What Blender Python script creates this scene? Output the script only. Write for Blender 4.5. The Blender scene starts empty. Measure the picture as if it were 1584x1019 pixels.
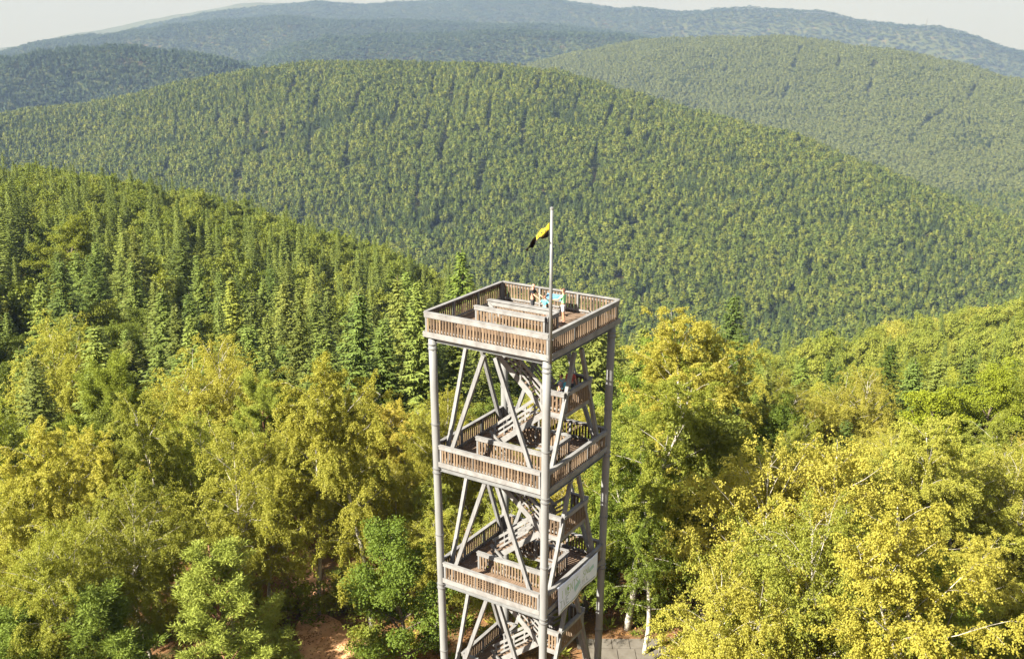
import bpy, math, random
import numpy as np
from mathutils import Vector, Matrix

R = math.radians
sc = bpy.context.scene
COL = sc.collection

# ------------------------------------------------------------------ camera
F_PX, W_PX, H_PX = 1600.0, 1584.0, 1019.0
PITCH = 0.2970
CAM = np.array([-0.596, -50.08, 42.78])
cd = bpy.data.cameras.new('camera')
cam = bpy.data.objects.new('camera', cd)
COL.objects.link(cam)
cam.location = CAM
cam.rotation_euler = (math.pi / 2 - PITCH, 0, 0)
cd.sensor_width = 36.0
cd.lens = 36.0 * F_PX / W_PX
cd.clip_start = 0.5
cd.clip_end = 60000
sc.camera = cam

# ------------------------------------------------------------------ sky, sun, exposure
SUN_AZ, SUN_EL = R(215), R(36)          # direction towards the sun (from +X, counter-clockwise)
world = bpy.data.worlds.new('World')
sc.world = world
world.use_nodes = True
wn, wl = world.node_tree.nodes, world.node_tree.links
wn.clear()
wo = wn.new('ShaderNodeOutputWorld')
bg = wn.new('ShaderNodeBackground')
sky = wn.new('ShaderNodeTexSky')
sky.sky_type = 'NISHITA'
sky.sun_disc = False
sky.sun_elevation = SUN_EL
sky.sun_rotation = math.pi / 2 - SUN_AZ
sky.altitude = 500
sky.air_density = 1.0
sky.dust_density = 2.5
sky.ozone_density = 1.0
geo = wn.new('ShaderNodeTexCoord')
sep = wn.new('ShaderNodeSeparateXYZ')
mx = wn.new('ShaderNodeMath'); mx.operation = 'MAXIMUM'; mx.inputs[1].default_value = 0.012
cmb = wn.new('ShaderNodeCombineXYZ')
wl.new(geo.outputs['Generated'], sep.inputs[0])
wl.new(sep.outputs[0], cmb.inputs[0]); wl.new(sep.outputs[1], cmb.inputs[1])
wl.new(sep.outputs[2], mx.inputs[0]); wl.new(mx.outputs[0], cmb.inputs[2])
wl.new(cmb.outputs[0], sky.inputs['Vector'])
# thin high cloud veil
mp = wn.new('ShaderNodeMapping'); mp.inputs['Scale'].default_value = (1.2, 1.2, 5.0)
wl.new(cmb.outputs[0], mp.inputs[0])
cn = wn.new('ShaderNodeTexNoise'); cn.inputs['Scale'].default_value = 2.2; cn.inputs['Detail'].default_value = 6
wl.new(mp.outputs[0], cn.inputs['Vector'])
cr = wn.new('ShaderNodeValToRGB')
cr.color_ramp.elements[0].position = 0.30; cr.color_ramp.elements[0].color = (0.86, 0.86, 0.86, 1)
cr.color_ramp.elements[1].position = 0.75; cr.color_ramp.elements[1].color = (0.96, 0.96, 0.96, 1)
wl.new(cn.outputs['Fac'], cr.inputs[0])
mixc = wn.new('ShaderNodeMix'); mixc.data_type = 'RGBA'
mixc.inputs['B'].default_value = (.95, .95, .98, 1)
wl.new(cr.outputs[0], mixc.inputs['Factor'])
wl.new(sky.outputs[0], mixc.inputs['A'])
wl.new(mixc.outputs['Result'], bg.inputs['Color'])
bg.inputs['Strength'].default_value = 0.10
wl.new(bg.outputs[0], wo.inputs[0])

sl = bpy.data.lights.new('sun', 'SUN')
sl.energy = 3.8
sl.angle = R(0.6)
sl.color = (1.0, 0.945, 0.83)
sun = bpy.data.objects.new('sun', sl)
COL.objects.link(sun)
sdir = Vector((math.cos(SUN_AZ) * math.cos(SUN_EL), math.sin(SUN_AZ) * math.cos(SUN_EL), math.sin(SUN_EL)))
sun.rotation_euler = (-sdir).to_track_quat('-Z', 'Y').to_euler()
sun.location = (-40, -40, 80)

vs = sc.view_settings
vs.view_transform = 'Standard'
vs.look = 'None'
vs.exposure = 2.48
vs.gamma = 1
vs.use_curve_mapping = False
cy = sc.cycles
cy.max_bounces = 8
cy.diffuse_bounces = 6
cy.glossy_bounces = 1
cy.transmission_bounces = 6
cy.transparent_max_bounces = 6
cy.volume_bounces = 0
cy.use_denoising = True
cy.denoiser = 'OPENIMAGEDENOISE'
cy.denoising_input_passes = 'RGB_ALBEDO_NORMAL'
cy.sample_clamp_indirect = 3.0
cy.caustics_reflective = False
cy.caustics_refractive = False

rng = np.random.default_rng(11)
random.seed(5)

# ------------------------------------------------------------------ helpers
def tag(o, label=None, cat=None, group=None, kind=None):
    if label: o['label'] = label
    if cat: o['category'] = cat
    if group: o['group'] = group
    if kind: o['kind'] = kind
    return o

def empty(name, loc=(0, 0, 0), rz=0.0, parent=None):
    o = bpy.data.objects.new(name, None)
    COL.objects.link(o)
    o.location = loc
    o.rotation_euler = (0, 0, rz)
    o.parent = parent
    o.empty_display_size = 0.3
    return o

def link(name, me, parent=None, loc=None, rot=None):
    o = bpy.data.objects.new(name, me)
    COL.objects.link(o)
    o.parent = parent
    if loc is not None: o.location = loc
    if rot is not None: o.rotation_euler = rot
    return o

def np_mesh(name, V, F, mat=None, smooth=False):
    """V (n,3), F list/array of equal-length faces or list of arrays of differing arity"""
    me = bpy.data.meshes.new(name)
    V = np.asarray(V, dtype=np.float32)
    if not isinstance(F, list): F = [F]
    F = [np.asarray(f, dtype=np.int32) for f in F if len(f)]
    me.vertices.add(len(V))
    me.vertices.foreach_set('co', V.ravel())
    nl = sum(f.size for f in F); npoly = sum(len(f) for f in F)
    me.loops.add(nl)
    me.loops.foreach_set('vertex_index', np.concatenate([f.ravel() for f in F]))
    me.polygons.add(npoly)
    st = []; s = 0
    for f in F:
        st.append(s + np.arange(len(f)) * f.shape[1]); s += f.size
    me.polygons.foreach_set('loop_start', np.concatenate(st).astype(np.int32))
    if smooth: me.polygons.foreach_set('use_smooth', np.ones(npoly, dtype=bool))
    me.update(calc_edges=True)
    if mat: me.materials.append(mat)
    return me

class MB:
    """collects boxes, bars and tubes for one mesh"""
    def __init__(s): s.V = []; s.F = []; s.n = 0
    def add(s, V, F):
        s.V.append(np.asarray(V, float)); s.F += [tuple(i + s.n for i in f) for f in F]; s.n += len(V)
    def box(s, c, d, rz=0.0):
        x, y, z = (v / 2 for v in d)
        P = np.array([(-x,-y,-z),(x,-y,-z),(x,y,-z),(-x,y,-z),(-x,-y,z),(x,-y,z),(x,y,z),(-x,y,z)])
        if rz:
            ca, sa = math.cos(rz), math.sin(rz)
            P = np.stack([P[:,0]*ca-P[:,1]*sa, P[:,0]*sa+P[:,1]*ca, P[:,2]], 1)
        s.add(P + np.array(c), [(0,3,2,1),(4,5,6,7),(0,1,5,4),(1,2,6,5),(2,3,7,6),(3,0,4,7)])
    def bar(s, a, b, w, h, up=(0,0,1)):
        a = np.array(a, float); b = np.array(b, float)
        d = b - a; d /= np.linalg.norm(d)
        u = np.array(up, float); sd = np.cross(d, u)
        if np.linalg.norm(sd) < 1e-4: sd = np.cross(d, np.array([1.0, 0, 0]))
        sd /= np.linalg.norm(sd); u = np.cross(sd, d)
        P = [p + sd*w/2*i + u*h/2*j for p in (a, b) for i, j in ((-1,-1),(1,-1),(1,1),(-1,1))]
        s.add(P, [(0,1,2,3),(7,6,5,4),(0,4,5,1),(1,5,6,2),(2,6,7,3),(3,7,4,0)])
    def tube(s, pts, rad, k=6, cap=True):
        pts = np.asarray(pts, float); n = len(pts)
        rad = np.broadcast_to(np.asarray(rad, float), (n,))
        T = np.gradient(pts, axis=0); T /= np.linalg.norm(T, axis=1)[:, None] + 1e-9
        ref = np.array([0.93, 0.31, 0.2])
        A = np.cross(T, ref); A /= np.linalg.norm(A, axis=1)[:, None] + 1e-9
        B = np.cross(T, A)
        an = np.arange(k) * 2 * math.pi / k
        P = pts[:, None, :] + rad[:, None, None] * (np.cos(an)[None, :, None] * A[:, None, :] + np.sin(an)[None, :, None] * B[:, None, :])
        F = []
        for i in range(n - 1):
            for j in range(k):
                j2 = (j + 1) % k
                F.append((i*k+j, i*k+j2, (i+1)*k+j2, (i+1)*k+j))
        if cap:
            F.append(tuple(range(k - 1, -1, -1))); F.append(tuple((n-1)*k + j for j in range(k)))
        s.add(P.reshape(-1, 3), F)
    def mesh(s, name, mat=None, smooth=False):
        me = bpy.data.meshes.new(name)
        me.from_pydata(np.concatenate(s.V).tolist(), [], s.F)
        if smooth:
            me.polygons.foreach_set('use_smooth', np.ones(len(me.polygons), dtype=bool))
        me.update()
        if mat: me.materials.append(mat)
        return me
    def build(s, name, mat, parent=None, smooth=False, loc=None, rot=None):
        return link(name, s.mesh(name, mat, smooth), parent, loc, rot)

# ------------------------------------------------------------------ materials
def new_mat(name):
    m = bpy.data.materials.new(name); m.use_nodes = True
    nt = m.node_tree; nt.nodes.clear()
    out = nt.nodes.new('ShaderNodeOutputMaterial')
    return m, nt, out

def ramp(nt, fac, stops):
    r = nt.nodes.new('ShaderNodeValToRGB')
    el = r.color_ramp.elements
    el[0].position, el[0].color = stops[0][0], (*stops[0][1], 1)
    el[1].position, el[1].color = stops[-1][0], (*stops[-1][1], 1)
    for p, c in stops[1:-1]:
        e = el.new(p); e.color = (*c, 1)
    nt.links.new(fac, r.inputs[0])
    return r.outputs[0]

def noise(nt, scale, detail=4, rough=0.55, vec=None, stretch=None, coord='Object'):
    tc = nt.nodes.new('ShaderNodeTexCoord')
    n = nt.nodes.new('ShaderNodeTexNoise')
    n.inputs['Scale'].default_value = scale
    n.inputs['Detail'].default_value = detail
    n.inputs['Roughness'].default_value = rough
    src = tc.outputs[coord]
    if stretch:
        mpn = nt.nodes.new('ShaderNodeMapping'); mpn.inputs['Scale'].default_value = stretch
        nt.links.new(src, mpn.inputs[0]); src = mpn.outputs[0]
    nt.links.new(src, n.inputs['Vector'])
    return n.outputs['Fac']

def surf_mat(name, stops, scale=3.0, rough=0.75, stretch=None, bump=0.0, bscale=20, metal=0.0, island=0.0, spec=0.3):
    m, nt, out = new_mat(name)
    b = nt.nodes.new('ShaderNodeBsdfPrincipled')
    fac = noise(nt, scale, 5, 0.6, stretch=stretch)
    if island:
        g = nt.nodes.new('ShaderNodeObjectInfo')
        ma = nt.nodes.new('ShaderNodeMath'); ma.operation = 'MULTIPLY_ADD'
        ma.inputs[1].default_value = island; 
        s2 = nt.nodes.new('ShaderNodeMath'); s2.operation = 'SUBTRACT'; s2.inputs[1].default_value = island / 2
        nt.links.new(g.outputs['Random'], ma.inputs[0]); nt.links.new(fac, s2.inputs[0])
        nt.links.new(s2.outputs[0], ma.inputs[2]); fac = ma.outputs[0]
    nt.links.new(ramp(nt, fac, stops), b.inputs['Base Color'])
    b.inputs['Roughness'].default_value = rough
    b.inputs['Metallic'].default_value = metal
    b.inputs['Specular IOR Level'].default_value = spec
    if bump:
        bn = nt.nodes.new('ShaderNodeBump'); bn.inputs['Strength'].default_value = bump
        bn.inputs['Distance'].default_value = 0.02
        nt.links.new(noise(nt, bscale, 4, stretch=stretch), bn.inputs['Height'])
        nt.links.new(bn.outputs[0], b.inputs['Normal'])
    nt.links.new(b.outputs[0], out.inputs[0])
    return m

def leaf_mat(name, stops, trans=0.35, hue_obj=0.5, patch=0.35, tcol=(1.15, 1.1, 0.55), pscale=0.35):
    """leaf colour = ramp over (random per leaf, random per tree, soft patches); object colour multiplies"""
    m, nt, out = new_mat(name)
    N, L = nt.nodes, nt.links
    oi = N.new('ShaderNodeObjectInfo'); ge = N.new('ShaderNodeNewGeometry')
    a = N.new('ShaderNodeMath'); a.operation = 'MULTIPLY'; a.inputs[1].default_value = 1 - hue_obj - patch
    L.new(ge.outputs['Random Per Island'], a.inputs[0])
    b = N.new('ShaderNodeMath'); b.operation = 'MULTIPLY_ADD'; b.inputs[1].default_value = hue_obj
    L.new(oi.outputs['Random'], b.inputs[0]); L.new(a.outputs[0], b.inputs[2])
    gp = N.new('ShaderNodeTexNoise'); gp.inputs['Scale'].default_value = pscale; gp.inputs['Detail'].default_value = 3
    L.new(ge.outputs['Position'], gp.inputs['Vector']); nf = gp.outputs['Fac']
    c = N.new('ShaderNodeMath'); c.operation = 'MULTIPLY_ADD'; c.inputs[1].default_value = patch
    L.new(nf, c.inputs[0]); L.new(b.outputs[0], c.inputs[2])
    col = ramp(nt, c.outputs[0], stops)
    mu = N.new('ShaderNodeMix'); mu.data_type = 'RGBA'; mu.blend_type = 'MULTIPLY'; mu.inputs['Factor'].default_value = 1
    L.new(col, mu.inputs['A']); L.new(oi.outputs['Color'], mu.inputs['B'])
    col = mu.outputs['Result']
    d = N.new('ShaderNodeBsdfPrincipled'); d.inputs['Roughness'].default_value = 0.62
    d.inputs['Specular IOR Level'].default_value = 0.18
    L.new(col, d.inputs['Base Color'])
    t = N.new('ShaderNodeBsdfTranslucent')
    mt = N.new('ShaderNodeMix'); mt.data_type = 'RGBA'; mt.blend_type = 'MULTIPLY'; mt.inputs['Factor'].default_value = 1
    mt.inputs['B'].default_value = (*tcol, 1)
    L.new(col, mt.inputs['A']); L.new(mt.outputs['Result'], t.inputs['Color'])
    ms = N.new('ShaderNodeMixShader'); ms.inputs[0].default_value = trans
    L.new(d.outputs[0], ms.inputs[1]); L.new(t.outputs[0], ms.inputs[2])
    L.new(ms.outputs[0], out.inputs[0])
    return m

M = {}
M['birch'] = leaf_mat('birch_leaves', [(0.0, (0.175, 0.202, 0.033)), (.35, (0.286, 0.292, 0.048)), (.65, (0.383, 0.361, 0.062)), (1.0, (0.478, 0.416, 0.082))], .48, hue_obj=.55, patch=.25, tcol=(1.08, 1.1, .65))
M['oak'] = leaf_mat('broad_leaves', [(0.0, (0.092, 0.131, 0.018)), (.5, (0.165, 0.199, 0.030)), (1.0, (0.258, 0.266, 0.046))], .40)
M['spruce'] = leaf_mat('spruce_needles', [(0.0, (0.069, 0.099, 0.023)), (.5, (0.134, 0.167, 0.033)), (1.0, (0.220, 0.245, 0.048))], .25, hue_obj=.42, patch=.3, tcol=(1, 1, .6))
M['pine'] = leaf_mat('pine_needles', [(0.0, (0.144, 0.177, 0.026)), (.5, (0.221, 0.261, 0.042)), (1.0, (0.310, 0.339, 0.063))], .25, hue_obj=.3, tcol=(1, 1, .7))
M['hill_mid'] = leaf_mat('hillside_needles', [(0.0, (0.042, 0.066, 0.011)), (.40, (0.086, 0.114, 0.016)), (.72, (0.133, 0.148, 0.020)), (1.0, (0.201, 0.197, 0.031))], .22, hue_obj=.50, patch=.28, pscale=.004)
M['hill_con'] = leaf_mat('hillside_dark_needles', [(0.0, (.030, .052, .016)), (.5, (.060, .085, .022)), (1.0, (.105, .125, .030))], .2, hue_obj=.5, patch=.28, pscale=.004)
M['hill_dark'] = leaf_mat('dark_hillside_needles', [(0.0, (0.026, 0.052, 0.027)), (.5, (0.052, 0.082, 0.036)), (1.0, (0.094, 0.120, 0.048))], .2, hue_obj=.5, patch=.2)
M['hill_pale'] = leaf_mat('pale_hillside_leaves', [(0.0, (0.084, 0.107, 0.030)), (.5, (0.124, 0.145, 0.042)), (1.0, (0.175, 0.184, 0.058))], .25, hue_obj=.5, patch=.2)
M['slope'] = leaf_mat('slope_leaves', [(0.0, (0.126, 0.162, 0.020)), (.5, (0.203, 0.230, 0.033)), (1.0, (0.290, 0.288, 0.049))], .38, hue_obj=.55, patch=.25)

def birch_bark():
    m, nt, out = new_mat('birch_bark')
    b = nt.nodes.new('ShaderNodeBsdfPrincipled')
    n1 = noise(nt, 2.2, 6, .65, stretch=(2.0, 2.0, 3.2))
    c1 = ramp(nt, n1, [(.0, (.10, .085, .07)), (.40, (.20, .17, .14)), (.46, (.36, .33, .28)), (1, (.50, .46, .40))])
    nt.links.new(c1, b.inputs['Base Color'])
    b.inputs['Roughness'].default_value = .7
    nt.links.new(b.outputs[0], out.inputs[0])
    return m
M['birch_bark'] = birch_bark()
M['bark'] = surf_mat('bark', [(0, (.05, .04, .03)), (1, (.16, .125, .09))], 4, .9, (6, 6, 1), .5)
M['pine_bark'] = surf_mat('pine_bark', [(0, (.10, .05, .03)), (1, (.28, .14, .075))], 4, .9, (5, 5, 1), .5)
M['grey_wood'] = surf_mat('weathered_grey_timber', [(.25, (0.106, 0.103, 0.101)), (.55, (0.168, 0.166, 0.163)), (.8, (0.212, 0.211, 0.206))], 1.6, .7, (6, 6, .8), .25, 14)
M['rail'] = surf_mat('pale_rail_timber', [(.25, (0.115, 0.108, 0.102)), (.55, (0.185, 0.180, 0.173)), (.8, (0.238, 0.231, 0.225))], 2.0, .72, None, .25, 18)
M['picket'] = surf_mat('brown_picket_timber', [(.15, (0.055, 0.038, 0.023)), (.5, (0.118, 0.079, 0.048)), (.85, (0.192, 0.135, 0.084))], 2.2, .8, (5, 5, .9), .3, 20, island=.55)
M['deck'] = surf_mat('deck_timber', [(.2, (0.106, 0.069, 0.045)), (.8, (0.204, 0.141, 0.095))], 2.5, .85, None, .3, 18)
M['steel'] = surf_mat('galvanised_steel', [(.3, (0.150, 0.152, 0.151)), (.7, (0.214, 0.216, 0.214))], 2.5, .5, None, .1, 8, metal=.35)
M['column'] = surf_mat('column_grey', [(.25, (0.149, 0.149, 0.146)), (.75, (0.208, 0.208, 0.202))], 1.2, .6, (3, 3, .5), .12, 10)

# ------------------------------------------------------------------ terrain (real hills, polar table around the viewpoint)
cp, sp = math.cos(PITCH), math.sin(PITCH)
def ray(px, py):
    x = (px - W_PX / 2) / F_PX; y = -(py - H_PX / 2) / F_PX
    return np.array([x, cp + y * sp, -sp + y * cp])
def az_el(px, py):
    d = ray(px, py); return math.atan2(d[0], d[1]), math.atan2(d[2], math.hypot(d[0], d[1]))
def project(P):
    P = np.asarray(P, float) - CAM
    dep = P[..., 1] * cp - P[..., 2] * sp
    up = P[..., 1] * sp + P[..., 2] * cp
    return W_PX / 2 + F_PX * P[..., 0] / dep, H_PX / 2 - F_PX * up / dep

AZ = np.linspace(R(-56), R(56), 1121)
def crest(tab, tree):
    """tab rows (px, py, distance): skyline points with their real distance -> r(az), z(az) of the ground"""
    a, r, z = [], [], []
    for px, py, d in tab:
        A, E = az_el(px, py)
        a.append(A); r.append(d); z.append(CAM[2] + d * math.tan(E) - tree)
    k = np.exp(-np.linspace(-2, 2, 25) ** 2); k /= k.sum()
    def sm(v):
        w = np.interp(AZ, a, v); w = np.pad(w, 12, mode='edge'); return np.convolve(w, k, 'valid')
    return sm(r), sm(z)
def const(v): return np.full(len(AZ), float(v))
near_r, near_z = crest([(-300,238,540),(0,258,530),(100,263,520),(200,276,500),(300,298,470),(400,322,440),(500,355,400),(600,385,360),
    (690,412,320),(792,455,300),(900,500,280),(1000,530,265),(1100,545,270),(1200,527,300),(1300,506,350),(1400,488,400),(1500,470,430),(1584,456,450),(1900,420,480)], 18)
mid_r, mid_z = crest([(-300,205,2250),(0,178,2250),(100,165,2250),(200,148,2200),(300,126,2200),(450,104,2150),(560,98,2100),(680,96,2100),(760,99,2050),
    (850,112,2000),(950,135,1950),(1050,160,1880),(1150,187,1800),(1250,217,1740),(1350,255,1660),(1450,300,1580),(1584,355,1500),(1900,480,1350)], 15)
h3_r, h3_z = crest([(-300,95,3300),(0,86,3300),(70,76,3300),(150,69,3300),(220,71,3300),(300,81,3250),(350,92,3200),(395,106,3150),(480,140,3200),(700,150,3400),(790,110,3700),
    (880,80,3800),(1000,64,3800),(1100,59,3800),(1200,59,3750),(1300,67,3700),(1400,81,3600),(1500,101,3500),(1584,123,3400),(1900,190,3200)], 14)
h4_r, h4_z = crest([(-300,125,4700),(0,118,4700),(300,108,4700),(385,100,4700),(450,72,4700),(520,60,4700),(600,53,4800),(700,50,4800),(850,47,4800),(950,52,4800),(1000,60,4800),(1060,80,4800),(1584,150,4800),(1900,160,4800)], 12)
h5_r, h5_z = crest([(-300,110,6200),(0,82,6200),(60,64,6200),(150,53,6200),(250,43,6200),(350,31,6200),(450,28,6200),(560,31,6200),(700,34,6200),(800,39,6200),(900,44,6200),(1010,60,6200),(1100,78,6200),(1584,130,6200),(1900,140,6200)], 10)
h6_r, h6_z = crest([(-300,120,8800),(0,88,8800),(150,60,8800),(250,36,8800),(330,19,8800),(420,12,8800),(500,4,8800),(560,9,8800),(640,6,8700),(700,0,8700),(760,-4,8600),(830,-3,8600),(900,9,8400),(960,15,8200),
    (1050,17,8000),(1150,15,7900),(1240,18,7800),(1330,31,7700),(1430,43,7600),(1500,54,7600),(1560,77,7600),(1584,85,7600),(1900,150,7600)], 8)
h7_r, h7_z = crest([(-300,110,12500),(0,77,12500),(150,47,12500),(250,28,12500),(320,14,12500),(390,4,12500),(460,3,12500),(560,10,12500),(760,15,12500),(1000,22,12500),(1584,84,12500),(1900,100,12500)], 0)
floor2 = np.interp(AZ, [R(-42), R(-10), R(5), R(42)], [-300, -310, -330, -360])
nodes_r = [const(0), const(35), const(76), const(128), near_r * .62, near_r, near_r + 90, const(980), mid_r - 330, mid_r, mid_r * 1.32, h3_r, h3_r * 1.12, h4_r, h4_r * 1.12, h5_r, h5_r * 1.14, h6_r, h6_r * 1.2, h7_r, const(16500)]
nz_mid = near_z * .62 + np.interp(AZ, [R(-42), R(-8), R(0), R(42)], [6, -2, -10, 0])
v3 = np.minimum(h3_z, h4_z) - 130; v4 = np.minimum(h4_z, h5_z) - 110; v5 = np.minimum(h5_z, h6_z) - 90
nodes_z = [const(-2), const(0), const(0), const(-14), nz_mid, near_z, near_z - 34, const(-262), mid_z - 48, mid_z, np.minimum(floor2, h3_z - 90), h3_z, v3, h4_z, v4, h5_z, v5, h6_z, const(-420), h7_z, const(-470)]
NR, NZ = np.array(nodes_r), np.array(nodes_z)
LR = np.concatenate([np.linspace(0, 120, 80, endpoint=False), np.geomspace(120, 16500, 620)])
def pchip(x, y, xi):
    h = np.diff(x); dl = np.diff(y) / h
    d = np.zeros_like(y)
    for i in range(1, len(x) - 1):
        if dl[i-1] * dl[i] > 0:
            w1, w2 = 2*h[i]+h[i-1], h[i]+2*h[i-1]
            d[i] = (w1+w2) / (w1/dl[i-1] + w2/dl[i])
    j = np.clip(np.searchsorted(x, xi, 'right') - 1, 0, len(x) - 2)
    t = (xi - x[j]) / h[j]
    return ((1+2*t)*(1-t)**2)*y[j] + t*(1-t)**2*h[j]*d[j] + t*t*(3-2*t)*y[j+1] + t*t*(t-1)*h[j]*d[j+1]
HT = np.array([pchip(NR[:, i], NZ[:, i], LR) for i in range(len(AZ))])      # (az, r)
wr = np.random.default_rng(3)
waves = [(wr.uniform(0, 2*math.pi), wr.uniform(0, 2*math.pi), k, 1.0 / k**.8) for k in (1, 1.4, 2.1, 2.9, 4.2, 5.7, 7.9) for _ in range(3)]
def swell(x, y, lam):
    s = 0
    for an, ph, k, am in waves:
        s = s + am * np.sin(2*math.pi*k/lam*(x*math.cos(an) + y*math.sin(an)) + ph)
    return s / 4.0
def terr(x, y):
    x = np.asarray(x, float); y = np.asarray(y, float)
    dx, dy = x - CAM[0], y - CAM[1]
    r = np.hypot(dx, dy); a = np.clip(np.arctan2(dx, dy), AZ[0], AZ[-1])
    fa = (a - AZ[0]) / (AZ[1] - AZ[0]); ia = np.clip(fa.astype(int), 0, len(AZ) - 2); fa = fa - ia
    rr = np.clip(r, 0, LR[-1] - 1e-3)
    ir = np.clip(np.searchsorted(LR, rr, 'right') - 1, 0, len(LR) - 2)
    fr = (rr - LR[ir]) / (LR[ir+1] - LR[ir])
    h = (HT[ia, ir]*(1-fa) + HT[ia+1, ir]*fa)*(1-fr) + (HT[ia, ir+1]*(1-fa) + HT[ia+1, ir+1]*fa)*fr
    amp = np.clip((r - 110) / 900, 0, 1) * 7 + np.clip((r - 2500) / 4000, 0, 1) * 9
    amp = amp * np.clip((16000 - r) / 4000, 0, 1)
    h = h + amp * swell(x, y, 900.0) + np.clip((r - 90) / 200, 0, 1) * 1.2 * swell(x, y, 120.0)
    return h
def tz(x, y): return float(terr(np.array([x]), np.array([y]))[0])
def at(px, D, py=560):
    a, _ = az_el(px, py)
    return CAM[0] + D * math.sin(a), CAM[1] + D * math.cos(a)

def ground_mat():
    m, nt, out = new_mat('forest_floor')
    b = nt.nodes.new('ShaderNodeBsdfPrincipled')
    c = ramp(nt, noise(nt, .35, 8, .65), [(.25, (.055, .050, .022)), (.42, (.12, .075, .036)), (.55, (.20, .105, .050)), (.68, (.10, .085, .030)), (.85, (.075, .090, .022))])
    ge = nt.nodes.new('ShaderNodeNewGeometry'); ln = nt.nodes.new('ShaderNodeVectorMath'); ln.operation = 'LENGTH'
    nt.links.new(ge.outputs['Position'], ln.inputs[0])
    mr = nt.nodes.new('ShaderNodeMapRange'); mr.inputs['From Min'].default_value = 120; mr.inputs['From Max'].default_value = 420
    nt.links.new(ln.outputs['Value'], mr.inputs['Value'])
    cf = ramp(nt, noise(nt, .02, 8, .65), [(.3, (.036, .050, .016)), (.58, (.055, .062, .020)), (.72, (.13, .080, .042))])
    mi = nt.nodes.new('ShaderNodeMix'); mi.data_type = 'RGBA'
    nt.links.new(mr.outputs[0], mi.inputs['Factor']); nt.links.new(c, mi.inputs['A']); nt.links.new(cf, mi.inputs['B']); c = mi.outputs['Result']
    nt.links.new(c, b.inputs['Base Color']); b.inputs['Roughness'].default_value = .95
    b.inputs['Specular IOR Level'].default_value = .1
    bp = nt.nodes.new('ShaderNodeBump'); bp.inputs['Strength'].default_value = .6; bp.inputs['Distance'].default_value = .06
    nt.links.new(noise(nt, 6, 6, .7), bp.inputs['Height']); nt.links.new(bp.outputs[0], b.inputs['Normal'])
    nt.links.new(b.outputs[0], out.inputs[0])
    return m
M['ground'] = ground_mat()
ga = np.concatenate([np.linspace(R(-180), R(-54), 36, endpoint=False), np.linspace(R(-54), R(54), 340, endpoint=False), np.linspace(R(54), R(180), 36, endpoint=False)])
gr = np.concatenate([np.linspace(0.5, 120, 60, endpoint=False), np.geomspace(120, 16400, 330)])
GA, GR = np.meshgrid(ga, gr, indexing='ij')
gx = CAM[0] + GR * np.sin(GA); gy = CAM[1] + GR * np.cos(GA)
gz = terr(gx, gy)
na, nr = GA.shape
idx = np.arange(na * nr).reshape(na, nr); idn = np.roll(idx, -1, axis=0)
Q = np.stack([idx[:, :-1], idn[:, :-1], idn[:, 1:], idx[:, 1:]], -1).reshape(-1, 4)
Q = Q[:, ::-1]
Vg = np.stack([gx, gy, gz], -1).reshape(-1, 3)
cen = np.array([[CAM[0], CAM[1], tz(CAM[0], CAM[1])]])
tri = np.stack([idx[:, 0], np.full(na, na*nr), idn[:, 0]], -1)
ground = link('ground', np_mesh('ground', np.concatenate([Vg, cen]), [Q, tri[:, ::-1]], M['ground'], True))
tag(ground, kind='structure')

# path and paved pad
def strip(name, pts, widths, mat, lift, seed):
    rg = np.random.default_rng(seed)
    pts = np.array(pts, float)
    t = np.linspace(0, len(pts) - 1, 40); P = np.stack([np.interp(t, range(len(pts)), pts[:, k]) for k in range(2)], 1)
    w = np.interp(t, range(len(pts)), widths) + rg.normal(0, .28, 40)
    T = np.gradient(P, axis=0); T /= np.linalg.norm(T, axis=1)[:, None]; Nn = np.stack([-T[:, 1], T[:, 0]], 1)
    rows = []
    for u in (-1, -.5, 0, .5, 1):
        q = P + Nn * (w * u / 2)[:, None]
        rows.append(np.concatenate([q, (terr(q[:, 0], q[:, 1]) + lift)[:, None]], 1))
    V = np.stack(rows, 1).reshape(-1, 3); I = np.arange(200).reshape(40, 5)
    Fq = np.stack([I[:-1, :-1], I[:-1, 1:], I[1:, 1:], I[1:, :-1]], -1).reshape(-1, 4)
    return link(name, np_mesh(name, V, Fq[:, ::-1], mat, True))
M['path'] = surf_mat('sandy_path', [(.2, (0.335, 0.167, 0.084)), (.5, (0.592, 0.321, 0.167)), (.75, (0.721, 0.450, 0.258))], .9, .95, None, .6, 9, spec=.1)
tag(strip('path', [(-6.5, -6), (-10.4, 6), (-12.5, 11.5), (-15.2, 16.5), (-18.5, 27), (-24, 44)], [6.0, 6.2, 5.6, 2.4, 1.8, 1.6], M['path'], .012, 1), kind='structure')
M['paving'] = surf_mat('stone_paving', [(.2, (0.078, 0.066, 0.051)), (.5, (0.126, 0.111, 0.090)), (.8, (0.156, 0.141, 0.120))], 1.3, .9, None, .5, 7)
pv = empty('pavement', (0, 0, 0)); tag(pv, kind='structure')
for i in range(5):
    for j in range(5):
        mb = MB(); mb.box((4.6 + i*1.25 + (j % 2)*.3, 8.6 + j*1.22, .035 + .01*((i*3+j*5) % 3)), (1.2, 1.16, .09), rz=0.0)
        o = mb.build('slab', M['paving'], pv)

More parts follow.
